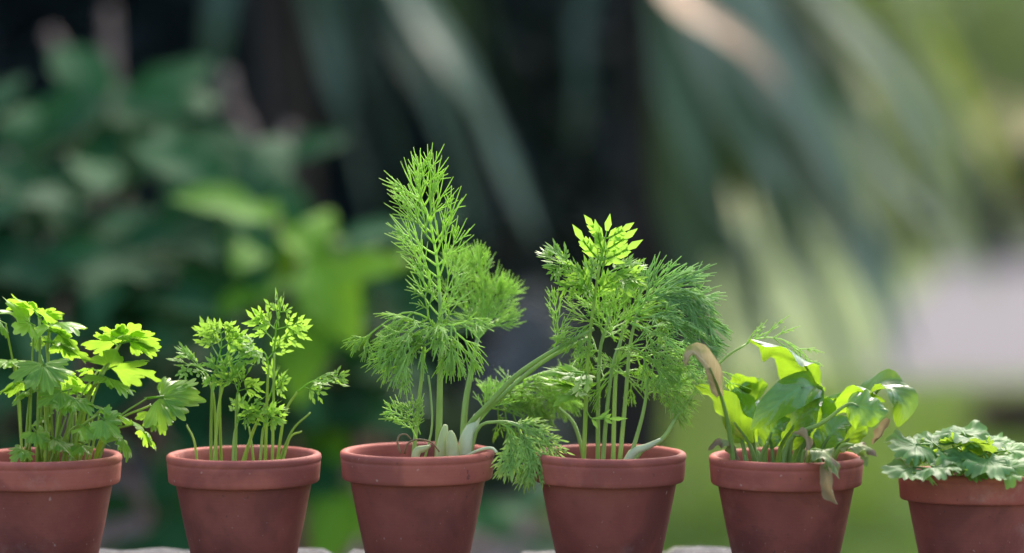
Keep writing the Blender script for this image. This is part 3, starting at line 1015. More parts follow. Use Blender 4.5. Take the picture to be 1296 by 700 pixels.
DF = [([(758, 486, 0.004), (770, 472, 0.01), (788, 474, 0.016), (808, 496, 0.018)], DL, 'dill'),
      ([(796, 476, 0.004), (784, 470, -0.004), (768, 480, -0.008), (752, 504, -0.01)], DL, 'dill'),
      ([(742, 500, 0.012), (728, 488, 0.016), (712, 492, 0.02), (696, 510, 0.022)], DL, 'dill'),
      ([(816, 500, -0.01), (830, 496, -0.008), (846, 506, -0.004), (858, 524, 0.0)], DL, 'dill'),
      ([(806, 400, 0), (822, 376, -0.01), (856, 364, -0.02), (892, 384, -0.03)], DA, 'dill_blue'),
      ([(806, 400, 0), (832, 388, -0.01), (870, 390, -0.02), (906, 416, -0.028)], DA, 'dill_blue'),
      ([(804, 404, 0), (830, 402, -0.014), (866, 414, -0.024), (894, 446, -0.03)], DA, 'dill_blue'),
      ([(804, 398, 0), (812, 380, 0.0), (838, 372, 0.0), (872, 376, 0.0)], DA, 'dill_blue'),
      ([(800, 410, 0), (824, 420, -0.01), (852, 440, -0.015), (868, 470, -0.02)], DB, 'dill_blue'),
      ([(790, 416, 0.012), (800, 396, 0.012), (818, 386, 0.014), (836, 392, 0.016)], DB, 'dill'),
      ([(786, 440, -0.014), (800, 440, -0.02), (822, 452, -0.024), (842, 476, -0.026)], DB, 'dill'),
      ([(796, 450, 0.004), (812, 452, 0.01), (834, 466, 0.014), (850, 490, 0.014)], DB, 'dill'),
      ([(766, 420, 0), (752, 410, -0.006), (738, 416, -0.012), (724, 436, -0.014)], DC, 'dill'),
      ([(760, 440, 0), (768, 420, 0.006), (786, 404, 0.01), (800, 396, 0.012)], DB, 'dill'),
      ([(760, 445, 0), (748, 444, 0.01), (730, 456, 0.012), (714, 480, 0.012)], DC, 'dill'),
      ([(820, 484, -0.012), (832, 478, -0.014), (848, 484, -0.016), (862, 500, -0.016)], DC, 'dill'),
      ([(778, 430, 0.01), (768, 410, 0.012), (758, 392, 0.012), (752, 372, 0.01)], DC, 'dill')]
for i, (pts, st, mt) in enumerate(DF):
    add_frond(dl, pts, st, 56 + i, mt, r=0.0008)
# stem bent to the right with a thin frond ending behind the spinach
stem(dl, [(812, 570, -0.012), (838, 556, -0.012), (862, 520, -0.01), (894, 478, -0.006), (920, 451, 0.0), (944, 436, 0.004)], 0.0021, 0.0008, 'dill_stem', foot=soilpoint(3, 790, -0.012), n=24)
mb = MB()
P = [soilpoint(3, 785, -0.012), W(800, 574, -0.012), W(818, 566, -0.012), W(838, 556, -0.012)]
mb.tube(smooth_path(P, 10), 0, 0, 8, rr=[np.interp(q / 9, (0, .4, 1), (0.0035, 0.0032, 0.0016)) for q in range(10)])
part('stem_base', mb, M['bulb'], dl)
DG = style('thread', (2, 9), (0.0075, 0.0165), ang=(0.55, 0.8), start=(0.3, 0.05), roll=(0.5, 0.6), r=0.00045, bend=(0, 0, -0.1))
add_frond(dl, [(936, 440, 0.004), (962, 428, 0.012), (990, 430, 0.016), (1014, 444, 0.018), (1028, 462, 0.018)], DG, 90, 'dill', r=0.0006)
add_frond(dl, [(905, 464, 0), (914, 476, 0.006), (925, 492, 0.008), (930, 506, 0.008)], style('thread', (1, 5), (0.008, 0.012), ang=(0.5, 0.9), start=(0.3, 0.1), roll=(0.4, 0.5), r=0.00040), 91, 'dill', r=0.0005)

ct = root('carrot_plant', (POTX[3] - 0.014, 0, LEDGE + DZ[3] + 0.062), 'single tall carrot top with lime yellow divided leaves rising above the dill', 'herb', 'potted herbs')
stem(ct, [(742, 500, -0.012), (745, 440, -0.012), (752, 380, -0.012), (759, 336, -0.012)], 0.0017, 0.0010, 'carrot_stem', foot=soilpoint(3, 738, -0.012), n=20)
CT = style('lobe', (3, 3), (0.0125, 0.0165), ang=(0.5, 0.95), start=(0.15, 0.1), roll=(0.2, 0.35), r=0.0005, w=0.0052, bend=(0, 0, -0.1), prof=lambda s: 1.15 - 0.45 * s, skip=0.0)
CU_ = style('lobe', (2, 3, 4), (0.0085, 0.0125, 0.021), ang=(0.55, 0.8, 0.9), start=(0.12, 0.25, 0.12), roll=(0.25, 0.3, 0.4), r=0.0004, w=0.0030, bend=(0, 0, -0.1), prof=lambda s: 1.15 - 0.6 * s)
add_frond(ct, [(759, 338, -0.012), (763, 318, -0.014), (768, 292, -0.018)], CT, 5, 'carrot', nrm=(0.1, -0.6, 0.8), r=0.0008)
add_frond(ct, [(752, 380, -0.012), (742, 352, -0.014), (722, 338, -0.018), (700, 332, -0.022)], CU_, 6, 'carrot', nrm=(0.1, -0.5, 0.85), r=0.0008)
add_frond(ct, [(756, 358, -0.012), (766, 348, -0.012), (780, 346, -0.014), (798, 352, -0.016)], CU_, 7, 'carrot', nrm=(0.1, -0.5, 0.85), r=0.0007)
add_frond(ct, [(752, 384, -0.012), (750, 372, -0.014), (740, 362, -0.018), (726, 356, -0.02)], CU_, 17, 'carrot', nrm=(0.1, -0.5, 0.85), r=0.0007)
add_frond(ct, [(744, 470, -0.012), (736, 474, -0.016), (722, 472, -0.02)], CT, 8, 'carrot', nrm=(0.1, -0.4, 0.9), r=0.0006)
add_frond(ct, [(742, 496, -0.012), (734, 492, -0.016), (720, 492, -0.02)], CT, 9, 'carrot', nrm=(0.1, -0.4, 0.9), r=0.0006)
add_frond(ct, [(742, 520, -0.012), (750, 530, -0.02), (772, 530, -0.024)], style('lobe', (3,), (0.012,), ang=(0.6,), start=(0.4,), roll=(0.3,), w=0.003), 10, 'carrot', r=0.0006)

# ---- spinach in the fifth pot
sp = root('spinach_plant', (POTX[4], 0, LEDGE + DZ[4] + 0.066), 'drooping spinach with broad glossy arched leaves and brown wilted ends', 'leafy plant', 'potted herbs')
ov = lambda s: max(0.02, math.sin(math.pi * min(1.0, 0.06 + 0.94 * s) ** 0.85)) ** 0.7
# midrib points, half width, upper-side normal, fold, curl, material, petiole points (None = from foot)
SPN = [
    ([(1034, 494, 0.016), (1024, 468, 0.010), (1002, 446, 0.0), (978, 436, -0.010), (950, 429, -0.016)], 0.0190, (0.5, 0.62, 0.7), -0.10, -0.35, 'spinach', 1000, [(1018, 540, 0.012)]),
    ([(1040, 492, 0.004), (1024, 487, -0.012), (998, 500, -0.026), (972, 522, -0.034), (950, 544, -0.038)], 0.0125, (0.35, -0.8, 0.45), -0.05, -0.2, 'spinach', 1004, [(1030, 530, 0.006)]),
    ([(948, 562, -0.01), (930, 536, -0.012), (908, 506, -0.014), (880, 488, -0.016)], 0.0125, (0.55, 0.55, 0.65), 0.15, 0.2, 'spinach', 962, None),
    ([(954, 560, 0.016), (950, 530, 0.018), (956, 500, 0.016), (972, 488, 0.006)], 0.0175, (-0.25, -0.85, 0.5), 0.1, 0.2, 'spinach', 960, None),
    ([(988, 566, -0.004), (1004, 540, -0.006), (1020, 512, -0.004), (1042, 494, 0.004)], 0.0150, (-0.1, -0.85, 0.5), 0.12, 0.2, 'spinach', 984, None),
    ([(1040, 540, 0.018), (1050, 512, 0.018), (1072, 496, 0.012), (1098, 494, 0.004), (1120, 508, -0.004)], 0.0140, (-0.3, 0.6, 0.75), -0.1, -0.25, 'spinach', 1034, None),
    ([(1072, 512, -0.032), (1086, 514, -0.036), (1104, 518, -0.038), (1124, 520, -0.038)], 0.0150, (0.1, -0.95, 0.3), 0.0, -0.3, 'spinach', 990, [(1000, 556, -0.02), (1040, 536, -0.03)]),
    ([(1096, 512, 0.008), (1108, 492, 0.004), (1128, 492, -0.004), (1142, 512, -0.008), (1136, 540, -0.008)], 0.0150, (0.2, -0.5, 0.9), 0.08, 0.25, 'spinach', 1040, [(1070, 545, 0.008)]),
    ([(1040, 570, -0.012), (1050, 552, -0.014), (1060, 540, -0.012), (1078, 532, -0.006)], 0.0110, (-0.1, -0.8, 0.6), 0.15, 0.2, 'spinach', 1036, None),
    ([(1030, 566, 0.01), (1036, 540, 0.01), (1038, 516, 0.008), (1030, 500, 0.0)], 0.0120, (0.1, -0.8, 0.6), 0.15, 0.2, 'spinach', 1026, None),
    ([(970, 566, -0.012), (976, 548, -0.014), (986, 536, -0.014), (1000, 530, -0.012)], 0.0100, (0, -0.7, 0.7), 0.15, 0.2, 'spinach', 968, None),
    ([(940, 560, 0.008), (935, 538, 0.01), (940, 516, 0.01), (930, 496, 0.006)], 0.0130, (0.1, -0.8, 0.6), 0.15, 0.2, 'spinach', 948, None),
    ([(1060, 570, 0.004), (1074, 556, 0.006), (1086, 540, 0.006), (1092, 520, 0.004)], 0.0110, (-0.2, -0.8, 0.6), 0.15, 0.2, 'spinach', 1048, None),
    ([(946, 500, 0.02), (936, 490, 0.02), (945, 482, 0.02), (962, 490, 0.018)], 0.0110, (0, 0.3, 0.9), 0.1, 0.1, 'spinach', 956, [(950, 540, 0.02)]),
    ([(1064, 566, -0.034), (1080, 563, -0.040), (1098, 566, -0.044), (1110, 578, -0.046)], 0.0058, (0, -0.4, 0.9), -0.1, -0.3, 'spinach_wilted', 1046, None),
    ([(1026, 572, -0.046), (1040, 570, -0.056), (1054, 584, -0.061), (1062, 606, -0.0615)], 0.0095, (0.3, -0.6, 0.75), -0.05, -0.2, 'spinach_wilted', 1020, None),
    ([(1040, 588, -0.0605), (1046, 604, -0.062), (1050, 622, -0.0615), (1060, 638, -0.0610)], 0.0070, (0.1, -1, 0.2), 0.25, 0.9, 'dry', None, None),
    ([(1124, 530, -0.007), (1118, 542, -0.009), (1112, 554, -0.010), (1104, 563, -0.010)], 0.0046, (0, -1, 0.2), 0.2, 0.8, 'dry', None, None),
    ([(1002, 556, -0.02), (1012, 551, -0.026), (1020, 560, -0.030), (1018, 582, -0.032)], 0.0042, (0.5, -0.5, 0.6), 0.2, 1.2, 'dry', 998, None),
    ([(912, 500, -0.045), (903, 474, -0.052), (890, 456, -0.056), (876, 448, -0.058), (868, 464, -0.058)], 0.0088, (-0.3, -0.7, 0.5), 0.25, 0.9, 'wilted_tan', 932, [(922, 540, -0.036)]),
    ([(936, 582, -0.03), (924, 560, -0.034), (908, 557, -0.038), (896, 570, -0.042)], 0.0050, (0, -0.6, 0.8), -0.2, -0.6, 'spinach_wilted', None, None),
    ([(1086, 574, -0.040), (1094, 582, -0.044), (1096, 592, -0.046)], 0.0030, (0.4, -0.8, 0.3), 0.1, 0.3, 'strap_yellow', None, None),
]
for i, (mid, hw, nr_, fold, curl, mt, foot, via) in enumerate(SPN):
    P = pxpath(mid, 18)
    mb = MB()
    rngs = random.Random(i + 200)
    dryish = mt in ('dry', 'spinach_wilted')
    mb.blade(P, hw, nr_, fold, 0.42 if dryish else 0.26, 6, ov, 300 + i, rngs.uniform(-0.3, 0.3) * (4 if mt == 'dry' else 1), curl)
    lf = part('leaf', mb, M[mt], sp, label={19: 'withered tan leaf curled over on its tall stalk', 16: 'dry brown leaf end hanging over the pot rim',
                                           7: 'pale shiny leaf curling down at its tip'}.get(i))
    if foot:
        pp = [soilpoint(4, foot, mid[0][2] * 0.6)] + [W(*q) for q in (via or [])] + [P[0], P[min(6, len(P) - 1)]]
        mb = MB()
        mb.tube(smooth_path(pp, 14), 0.0021, 0.0008, 7)
        part('leaf_stalk', mb, M['spinach_stem'], sp)
# short stalks crowding the crown
rng = random.Random(31)
for q in range(14):
    f0 = soilpoint(4, rng.uniform(945, 1050), rng.uniform(-0.03, 0.02))
    mb = MB()
    tp = f0 + Vector((rng.uniform(-0.012, 0.014), rng.uniform(-0.012, 0.008), rng.uniform(0.014, 0.03)))
    mb.tube(smooth_path([f0, f0.lerp(tp, 0.6) + Vector((0, 0, 0.003)), tp], 8), 0.0018, 0.0010, 6)
    part('leaf_stalk', mb, M['spinach_stem'], sp)

# ---- low scalloped plant in the sixth pot
sb = root('strawberry_plant', (POTX[5], 0, LEDGE + DZ[5] + 0.066), 'low young plant with flat scalloped blue-green leaves over yellow stems', 'leafy plant', 'potted herbs')
SM = []
for q in range(4):
    mb = MB()
    vs, fs, uv = polar_leaf(5, 0.30, 19, 0.20, R(145), 500 + q, 0.30, lambda t: 0.62 - 0.06 * (abs(t) / 2.4) ** 2, wav=0.05, nth=90, pleat=0.015, bump_=0.16)
    mb.add(xf(vs, 0, 1.3, (0, 0.28, 0)), fs, uv)
    mb.tube([Vector((0, -0.1, -0.03)), Vector((0, 0.1, 0)), Vector((0, 0.28, 0))], 0.03, 0.025, 5)
    m_ = mb.mesh('leaf')
    m_.materials.append(M['strawberry'])
    SM.append(m_)
SB = [((1172, 562, -0.03), (1128, 566, -0.040), (0.1, -0.35, 0.9)), ((1188, 566, -0.03), (1165, 548, -0.01), (-0.1, -0.35, 0.9)),
      ((1200, 556, -0.01), (1180, 545, 0.02), (0, -0.35, 0.9)), ((1222, 552, -0.01), (1208, 534, 0.018), (0.1, -0.45, 0.9)),
      ((1222, 556, -0.015), (1254, 556, -0.045), (0.35, -0.4, 0.85)), ((1168, 592, -0.046), (1124, 592, -0.055), (0, -0.4, 0.9)),
      ((1180, 590, -0.05), (1192, 596, -0.074), (0, -0.5, 0.85)), ((1205, 574, -0.03), (1180, 582, -0.045), (-0.2, -0.6, 0.75)),
      ((1218, 572, -0.035), (1222, 592, -0.060), (0, -0.75, 0.65)), ((1246, 574, -0.04), (1262, 598, -0.068), (0.2, -0.7, 0.7)),
      ((1262, 572, -0.02), (1300, 568, -0.03), (0.1, -0.4, 0.9)), ((1266, 588, -0.05), (1296, 594, -0.06), (0.1, -0.6, 0.8)),
      ((1244, 562, 0.0), (1268, 548, 0.02), (0.1, -0.3, 0.95)), ((1256, 580, 0.0), (1282, 560, 0.02), (0.2, -0.3, 0.95)),
      ((1210, 566, -0.02), (1228, 560, -0.035), (0.2, 0.5, 0.9)), ((1280, 580, -0.02), (1318, 584, -0.03), (0.1, -0.4, 0.9)),
      ((1232, 566, -0.02), (1210, 578, -0.03), (-0.3, 0.4, 0.9)), ((1196, 580, -0.02), (1168, 574, -0.02), (-0.2, 0.4, 0.9)),
      ((1266, 566, 0.01), (1240, 556, 0.03), (0, -0.4, 0.9)), ((1240, 586, -0.04), (1216, 590, -0.05), (0, -0.6, 0.8))]
rng = random.Random(77)
for i, (b, t, nr_) in enumerate(SB):
    B, T = W(*b), W(*t)
    d = T - B
    L = max(0.024, min(d.length, 0.034)) * 1.05
    T = B + d.normalized() * L
    place('leaf', SM[i % 4], frame(B, T, Vector(nr_) + Vector((rng.uniform(-.15, .15), rng.uniform(-.1, .1), 0)), 0.98), sb)
    ft = soilpoint(5, rng.uniform(1200, 1275), rng.uniform(-0.03, 0.02))
    mb = MB()
    mb.tube(smooth_path([ft, ft.lerp(B, 0.5) + Vector((0, 0, 0.004)), B], 8), 0.0011, 0.0008, 6)
    part('leaf_stalk', mb, M['carrot_stem'], sb)

# ------------------------------------------------------------------ broad-leaved shrub behind the left pots
sh = root('broadleaf_shrub', (-0.55, 1.3, 0.0), 'broad-leaved green shrub with whorls of oval leaves behind the parsley', 'shrub')


def oval_mesh(seed, wid, droop, folded):
    rng = random.Random(seed)
    mb = MB()
    P = [Vector((0.03 * math.sin(s * 3 + seed), s, 0.10 * s - droop * s * s)) for s in [q / 12 for q in range(13)]]
    mb.blade(P, wid, (0, 0, 1), folded, 0.12, 4, lambda s: max(0.03, math.sin(math.pi * (0.03 + 0.96 * s) ** 0.9)) ** 0.85, seed)
    mb.tube([Vector((0, -0.12, 0.0)), Vector((0, 0.05, 0.004))], 0.014, 0.010, 5)
    return mb.mesh('leaf')


OV, OVY = [], []
for q in range(5):
    a = oval_mesh(q, 0.20 + 0.025 * q, 0.25 + 0.07 * q, 0.15)
    b = a.copy()
    a.materials.append(M['shrub'])
    b.materials.append(M['shrub_young'])
    OV.append(a)
    OVY.append(b)


def whorl(parent, c, axis, L, n_, seed, young=False):
    rng = random.Random(seed)
    axis = Vector(axis).normalized()
    s = perp(axis, Vector((0.3, 0.8, 0.1)))
    t = axis.cross(s)
    a0 = rng.random() * 6.28
    for k in range(n_):
        a = a0 + k * 2.4
        out = s * math.cos(a) + t * math.sin(a)
        el = rng.uniform(-0.15, 0.55)
        d = (out * math.cos(el) + axis * math.sin(el)).normalized()
        B = Vector(c) + out * 0.012 - axis * (0.012 * k)
        T = B + d * L * rng.uniform(0.75, 1.2)
        place('leaf', rng.choice(OVY if young else OV), frame(B, T, axis + out * 0.1), parent)


WH = [  # px, py, Y, leaf length, leaves, young
    (140, 120, 2.2, 0.15, 8, 0), (215, 150, 2.3, 0.13, 6, 0), (90, 170, 2.3, 0.14, 6, 0), (10, 190, 1.9, 0.12, 5, 0),
    (120, 250, 1.7, 0.15, 7, 0), (60, 300, 1.6, 0.14, 7, 0), (210, 270, 1.6, 0.15, 7, 0), (300, 250, 1.5, 0.16, 7, 0),
    (350, 280, 1.45, 0.12, 6, 1), (420, 300, 1.5, 0.13, 7, 0), (380, 330, 1.4, 0.14, 7, 1), (470, 330, 1.6, 0.14, 6, 0),
    (150, 340, 1.5, 0.16, 7, 0), (30, 400, 1.4, 0.14, 6, 0), (250, 350, 1.5, 0.14, 7, 0), (330, 380, 1.5, 0.13, 6, 0),
    (440, 380, 1.7, 0.13, 6, 0), (20, 330, 1.5, 0.12, 6, 0), (200, 440, 1.6, 0.14, 6, 0), (280, 460, 1.7, 0.12, 5, 0),
    (420, 450, 1.7, 0.13, 6, 0), (400, 520, 1.7, 0.12, 5, 0), (180, 640, 1.5, 0.15, 5, 0), (440, 590, 1.6, 0.13, 6, 1),
    (60, 560, 1.5, 0.13, 5, 0), (300, 600, 1.7, 0.13, 5, 0), (20, 650, 1.5, 0.13, 4, 0), (480, 480, 1.8, 0.12, 5, 0),
    (-60, 300, 1.5, 0.14, 6, 0), (-70, 430, 1.5, 0.14, 6, 0), (-50, 560, 1.6, 0.14, 5, 0), (-60, 180, 1.8, 0.13, 5, 0),
    (340, 200, 2.2, 0.11, 5, 0), (500, 400, 1.9, 0.12, 5, 0), (640, 660, 1.9, 0.10, 4, 0), (560, 640, 1.8, 0.12, 4, 0)]
rng = random.Random(14)
feet = [Vector((-0.5 + rng.uniform(-.35, .35), 1.35 + rng.uniform(-.15, .25), 0.0)) for _ in range(9)]
for i, (x, y, Y, L, n_, yg) in enumerate(WH):
    Y = 0.55 + (Y - 0.3) * 0.42
    L *= 0.84
    c = W(x, y, Y)
    ax = Vector((rng.uniform(-.4, .4), rng.uniform(-1.05, -.30), 0.85))
    whorl(sh, c, ax, L, n_, 700 + i, bool(yg))
    ft = min(feet, key=lambda q: (q - c).length + rng.uniform(0, 0.3))
    mb = MB()
    mb.tube(smooth_path([ft, ft.lerp(c, 0.55) + Vector((rng.uniform(-.05, .05), 0.08, 0.02)), c], 9), 0.009, 0.0035, 6)
    part('branch', mb, M['twig'], sh)
# bare twigs standing out of it
for pts in ([(62, 40, 2.0), (80, 70, 2.0), (104, 110, 2.0)], [(138, 10, 2.1), (140, 60, 2.1), (142, 110, 2.1)],
            [(286, 90, 1.9), (296, 135, 1.9), (312, 165, 1.9), (316, 200, 1.9)], [(372, 160, 1.8), (360, 190, 1.8), (348, 230, 1.8)],
            [(32, 200, 1.8), (34, 240, 1.8), (36, 290, 1.8)]):
    mb = MB()
    P = pxpath(pts, 10)
    P.append(P[-1] + Vector((0.01, 0.05, -0.25)))
    mb.tube(P, 0.009, 0.012, 7)
    part('twig', mb, M['twig'], sh)

# ------------------------------------------------------------------ strap-leaved plants
def strap_plant(name, base, head, label, seed, traced, nfill, Lr, fill_az, group):
    rng = random.Random(seed)
    r = root(name, base, label, 'shrub', group)
    base, head = Vector(base), Vector(head)
    mb = MB()
    P = smooth_path([base, base.lerp(head, 0.5) + Vector((0.05, 0.03, 0)), head], 12)
    mb.tube(P, 0.075, 0.05, 10)
    part('trunk', mb, M['bark'], r)
    pr = lambda s: (0.45 + 0.55 * min(1, s * 4)) * (1 - s ** 3) ** 0.8 + 0.02
    for pts, hw, mt in traced:
        hw *= 1.0 if seed == 21 else 1.35
        P = [head + (W(*pts[0]) - head) * 0.02] + [W(*q) for q in pts]
        P = smooth_path(P, 22)
        mb = MB()
        mb.blade(P, hw, (0.2, -0.35, 1), 0.25, 0.05, 2, pr, seed + len(P), rng.uniform(-.4, .4))
        part('leaf', mb, M[mt], r)
    for k in range(nfill):
        az = math.radians(rng.uniform(*fill_az))
        el = rng.uniform(0.0, 0.9)
        L = rng.uniform(*Lr)
        d = Vector((math.cos(az) * math.cos(el), math.sin(az) * math.cos(el), math.sin(el)))
        P = curve_from(head - Vector((0, 0, rng.uniform(0, 0.3))), d, L, Vector((0, 0, -rng.uniform(1.6, 3.4))), 16)
        mb = MB()
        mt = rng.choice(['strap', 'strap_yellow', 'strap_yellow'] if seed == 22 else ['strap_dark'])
        mb.blade(P, rng.uniform(0.020, 0.034), (0, 0, 1), 0.25, 0.05, 2, pr, seed + k, rng.uniform(-.5, .5))
        part('leaf', mb, M[mt], r)
    return r


grp = 'strap-leaved plants behind the pots'
YC = 3.4
h1 = W(330, -260, YC)
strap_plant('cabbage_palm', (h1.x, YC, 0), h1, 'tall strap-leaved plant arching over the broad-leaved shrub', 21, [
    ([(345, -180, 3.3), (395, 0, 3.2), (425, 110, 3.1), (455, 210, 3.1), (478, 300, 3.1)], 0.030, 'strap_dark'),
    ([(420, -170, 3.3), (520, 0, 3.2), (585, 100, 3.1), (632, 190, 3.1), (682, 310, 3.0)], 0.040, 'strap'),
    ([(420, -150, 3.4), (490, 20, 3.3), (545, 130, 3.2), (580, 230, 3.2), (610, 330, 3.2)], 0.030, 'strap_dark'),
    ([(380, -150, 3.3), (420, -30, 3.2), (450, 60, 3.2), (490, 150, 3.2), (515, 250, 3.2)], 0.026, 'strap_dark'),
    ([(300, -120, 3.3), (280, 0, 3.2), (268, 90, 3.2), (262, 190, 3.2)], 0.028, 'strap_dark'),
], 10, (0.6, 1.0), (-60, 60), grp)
h2 = W(800, -230, 4.0)
strap_plant('cabbage_palm', (h2.x, 4.0, 0), h2, 'strap-leaved plant drooping towards the lawn with one dead tan leaf', 22, [
    ([(800, -150, 3.6), (838, -40, 3.3), (872, 14, 3.0), (918, 42, 2.9), (960, 74, 2.85), (992, 118, 2.8)], 0.024, 'strap_dead'),
    ([(880, -150, 3.8), (970, -20, 3.7), (1020, 40, 3.6), (1065, 120, 3.6), (1100, 220, 3.6)], 0.038, 'strap'),
    ([(860, -130, 3.7), (930, 60, 3.5), (985, 160, 3.4), (1040, 260, 3.4), (1080, 350, 3.4)], 0.036, 'strap'),
    ([(900, -160, 3.9), (1040, 0, 3.8), (1130, 90, 3.7), (1190, 180, 3.7), (1225, 270, 3.7)], 0.036, 'strap_yellow'),
    ([(840, -60, 3.6), (860, 130, 3.4), (895, 240, 3.3), (950, 320, 3.3), (1010, 400, 3.3)], 0.042, 'strap'),
    ([(850, -60, 3.6), (920, 130, 3.4), (975, 230, 3.3), (1015, 310, 3.3), (1050, 400, 3.3)], 0.044, 'strap'),
    ([(900, -100, 3.7), (1000, 110, 3.5), (1060, 220, 3.4), (1100, 300, 3.4), (1135, 390, 3.4)], 0.038, 'strap'),
    ([(910, -110, 3.8), (1040, 100, 3.6), (1120, 220, 3.5), (1190, 300, 3.5), (1245, 370, 3.5)], 0.040, 'strap'),
    ([(900, -100, 3.7), (980, 60, 3.6), (1020, 150, 3.5), (1045, 230, 3.5), (1060, 320, 3.5)], 0.028, 'strap_yellow'),
    ([(850, -60, 3.6), (900, 110, 3.5), (930, 220, 3.4), (950, 300, 3.4), (965, 400, 3.4)], 0.030, 'strap_yellow'),
    ([(780, -120, 3.8), (735, 20, 3.7), (735, 110, 3.6), (725, 200, 3.6)], 0.016, 'strap_dark'),
    ([(870, -60, 3.9), (980, 150, 3.8), (1080, 300, 3.8), (1150, 420, 3.8)], 0.034, 'strap'),
    ([(860, -60, 3.9), (900, 200, 3.8), (930, 340, 3.8), (940, 460, 3.8)], 0.034, 'strap'),
    ([(850, -60, 3.8), (880, 230, 3.7), (940, 370, 3.6), (990, 460, 3.6), (1020, 520, 3.6)], 0.034, 'strap'),
    ([(870, -60, 3.8), (960, 230, 3.7), (1030, 370, 3.6), (1070, 450, 3.6), (1090, 510, 3.6)], 0.036, 'strap'),
    ([(840, -60, 3.8), (850, 230, 3.7), (880, 350, 3.6), (900, 430, 3.6), (910, 500, 3.6)], 0.034, 'strap'),
    ([(880, -60, 3.8), (1010, 230, 3.7), (1090, 350, 3.6), (1120, 430, 3.6), (1140, 490, 3.6)], 0.034, 'strap'),
    ([(860, -60, 3.9), (910, 260, 3.8), (980, 380, 3.8), (1040, 470, 3.8)], 0.036, 'strap'),
    ([(880, -60, 3.7), (990, 130, 3.5), (1070, 260, 3.4), (1120, 350, 3.4), (1160, 450, 3.4)], 0.034, 'strap'),
    ([(920, -110, 3.8), (1090, 90, 3.6), (1160, 190, 3.5), (1220, 290, 3.5), (1260, 390, 3.5)], 0.030, 'strap_yellow'),
    ([(860, -60, 3.7), (960, 170, 3.5), (1010, 290, 3.4), (1040, 400, 3.4), (1056, 480, 3.4)], 0.030, 'strap_yellow'),
    ([(930, -110, 3.8), (1080, 40, 3.6), (1150, 130, 3.5), (1180, 230, 3.5), (1190, 340, 3.5)], 0.032, 'strap'),
], 30, (0.9, 1.4), (-35, 35), grp)

# ------------------------------------------------------------------ hedge and trees
def crown(name, parent, c, rad, n, size, mat, seed, lumps=26, droop=None):
    rs = np.random.RandomState(seed)
    c = np.array(c)
    rad = np.array(rad)
    lc = rs.normal(size=(lumps, 3))
    lc /= np.linalg.norm(lc, axis=1, keepdims=True)
    lc *= rs.uniform(0.35, 0.85, (lumps, 1))
    k = rs.randint(0, lumps, n)
    p = rs.normal(size=(n, 3))
    p /= np.linalg.norm(p, axis=1, keepdims=True)
    p *= rs.uniform(0.4, 1.0, (n, 1)) ** 0.5 * rs.uniform(0.22, 0.42, lumps)[k][:, None]
    pts = c + (lc[k] + p) * rad
    v, f = cloud(pts, size, rs, 0.3, 0.5, droop)
    org = np.array(ORIGIN[parent.name])
    o = link(name, np_mesh(name, v - org, f), mat, parent)
    o['kind'] = 'stuff'
    return o


hd = root('hedge', (-1.6, 5.3, 0), 'tall dense dark evergreen hedge closing off the garden behind the strap-leaved plants', 'hedge')
rs = np.random.RandomState(3)
n = 130000
x = rs.uniform(-5.0, 0.78, n)
y = 4.7 + np.abs(rs.normal(0, 0.8, n))
zz = 5.3 * rs.uniform(0, 1, n) ** 1.25  # unseen upper part made this tall to shade the shrub from the sun
y = y + 0.25 * np.sin(x * 2.3 + zz * 1.7) + 0.15 * np.sin(x * 5 - zz * 3) + np.clip(x - 0.0, 0, 1) * 4.2
v, f = cloud(np.column_stack([x, y, zz]), 0.13, rs, 0.3, 0.5)
o = link('foliage', np_mesh('foliage', v - np.array(ORIGIN[hd.name]), f), M['hedge'], hd)
o['kind'] = 'stuff'
rng = random.Random(2)
for k in range(9):
    mb = MB()
    bx = -4.6 + k * 0.62
    P = smooth_path([Vector((bx, 5.3, 0)), Vector((bx + rng.uniform(-.1, .1), 5.35, 1.4)), Vector((bx + rng.uniform(-.2, .2), 5.3, 4.6))], 8)
    mb.tube(P, 0.06, 0.02, 8)
    part('trunk', mb, M['bark'], hd)


def tree(loc, H, crad, n, size, mat, label, seed, cz=0.65):
    r = root('garden_tree', loc, label, 'tree', 'trees beyond the lawn')
    loc = Vector(loc)
    rng = random.Random(seed)
    mb = MB()
    mb.tube(smooth_path([loc, loc + Vector((0.1, 0, H * 0.35)), loc + Vector((0.05, 0.1, H * 0.8))], 10), H * 0.03, H * 0.01, 9)
    for q in range(7):
        a = q * 2.4
        b0 = loc + Vector((0.05, 0, H * rng.uniform(0.3, 0.6)))
        mb.tube(smooth_path([b0, b0 + Vector((math.cos(a) * crad[0] * .35, math.sin(a) * crad[1] * .35, H * .12)),
                             b0 + Vector((math.cos(a) * crad[0] * .7, math.sin(a) * crad[1] * .7, H * .2))], 6), H * 0.011, H * 0.004, 6)
    part('trunk', mb, M['bark'], r)
    crown('crown', r, loc + Vector((0, 0, H * cz)), crad, n, size, mat, seed)
    return r


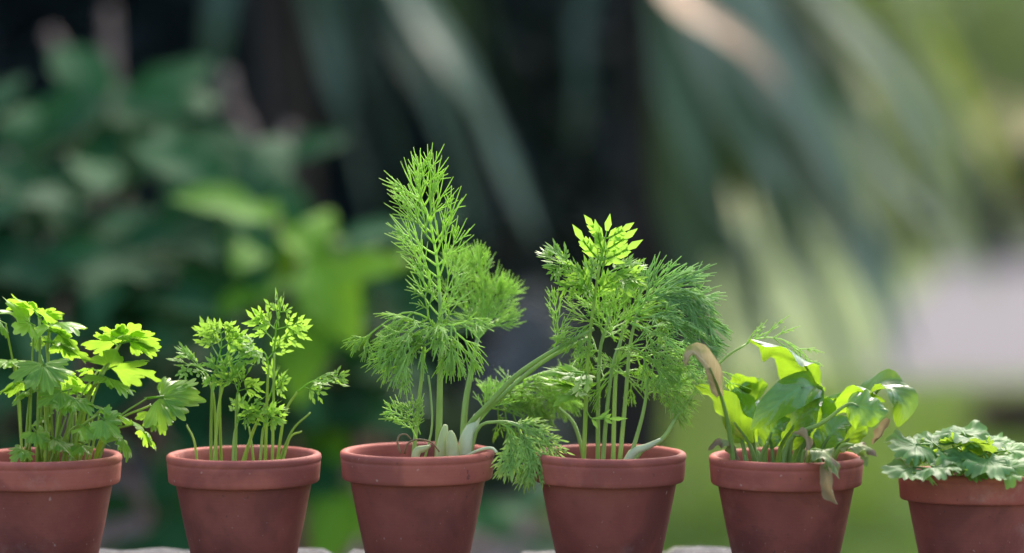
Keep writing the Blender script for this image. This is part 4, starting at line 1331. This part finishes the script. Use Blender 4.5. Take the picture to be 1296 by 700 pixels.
tree((4.6, 27, 0), 6.5, (3.2, 3.0, 3.0), 15000, 0.16, M['far_leaf'], 'pale green leafy tree standing behind the grey path', 61, 0.55)
tree((8.8, 31, 0), 8.0, (3.6, 3.2, 3.8), 15000, 0.18, M['far_leaf'], 'tall pale tree further along the path end', 62, 0.55)
tree((1.0, 34, 0), 8.0, (3.4, 3.0, 3.8), 12000, 0.18, M['far_leaf'], 'light green tree rising behind the hedge end', 63, 0.55)
tree((7.0, 40, 0), 9.0, (6.0, 3.0, 4.5), 14000, 0.24, M['far_leaf'], 'wide green tree closing the far end of the garden', 64, 0.5)


def bush(loc, rad, n, size, mat, label, seed):
    r = root('low_bush', loc, label, 'bush')
    rng = random.Random(seed)
    mb = MB()
    for q in range(5):
        a = q * 1.3
        mb.tube(smooth_path([Vector(loc), Vector(loc) + Vector((math.cos(a) * rad[0] * .2, math.sin(a) * rad[1] * .2, rad[2] * .7)),
                             Vector(loc) + Vector((math.cos(a) * rad[0] * .5, math.sin(a) * rad[1] * .5, rad[2] * 1.3))], 6), 0.03, 0.01, 6)
    part('branch', mb, M['bark'], r)
    crown('foliage', r, Vector(loc) + Vector((0, 0, rad[2] * 0.9)), rad, n, size, mat, seed, 16)
    return r


p = W(1262, 262, 23)
bush((p.x, 23, 0), (0.9, 0.8, 0.75), 5000, 0.09, M['far_leaf_dark'], 'round dark bush beyond the path under the pale trees', 71)
p = W(662, 400, 4.0)
bush((p.x, 4.0, 0), (0.13, 0.14, 0.26), 2600, 0.05, M['sage'], 'small pale grey-green bush behind the long fennel stems', 73)
p = W(590, 500, 3.9)
bush((p.x, 3.9, 0), (0.20, 0.2, 0.14), 3000, 0.06, M['olive'], 'low olive green bush behind the fennel pot', 74)
p = W(720, 500, 5.0)
bush((p.x, 5.0, 0), (0.30, 0.3, 0.16), 3000, 0.06, M['olive'], 'low olive green bush behind the dill pot', 75)
p = G(1290, 575)
bush((p.x + 0.16, p.y + 0.3, 0), (0.30, 0.3, 0.075), 3000, 0.04, M['far_leaf_brown'], 'low dark brown bush at the edge of the lawn before the path', 72)
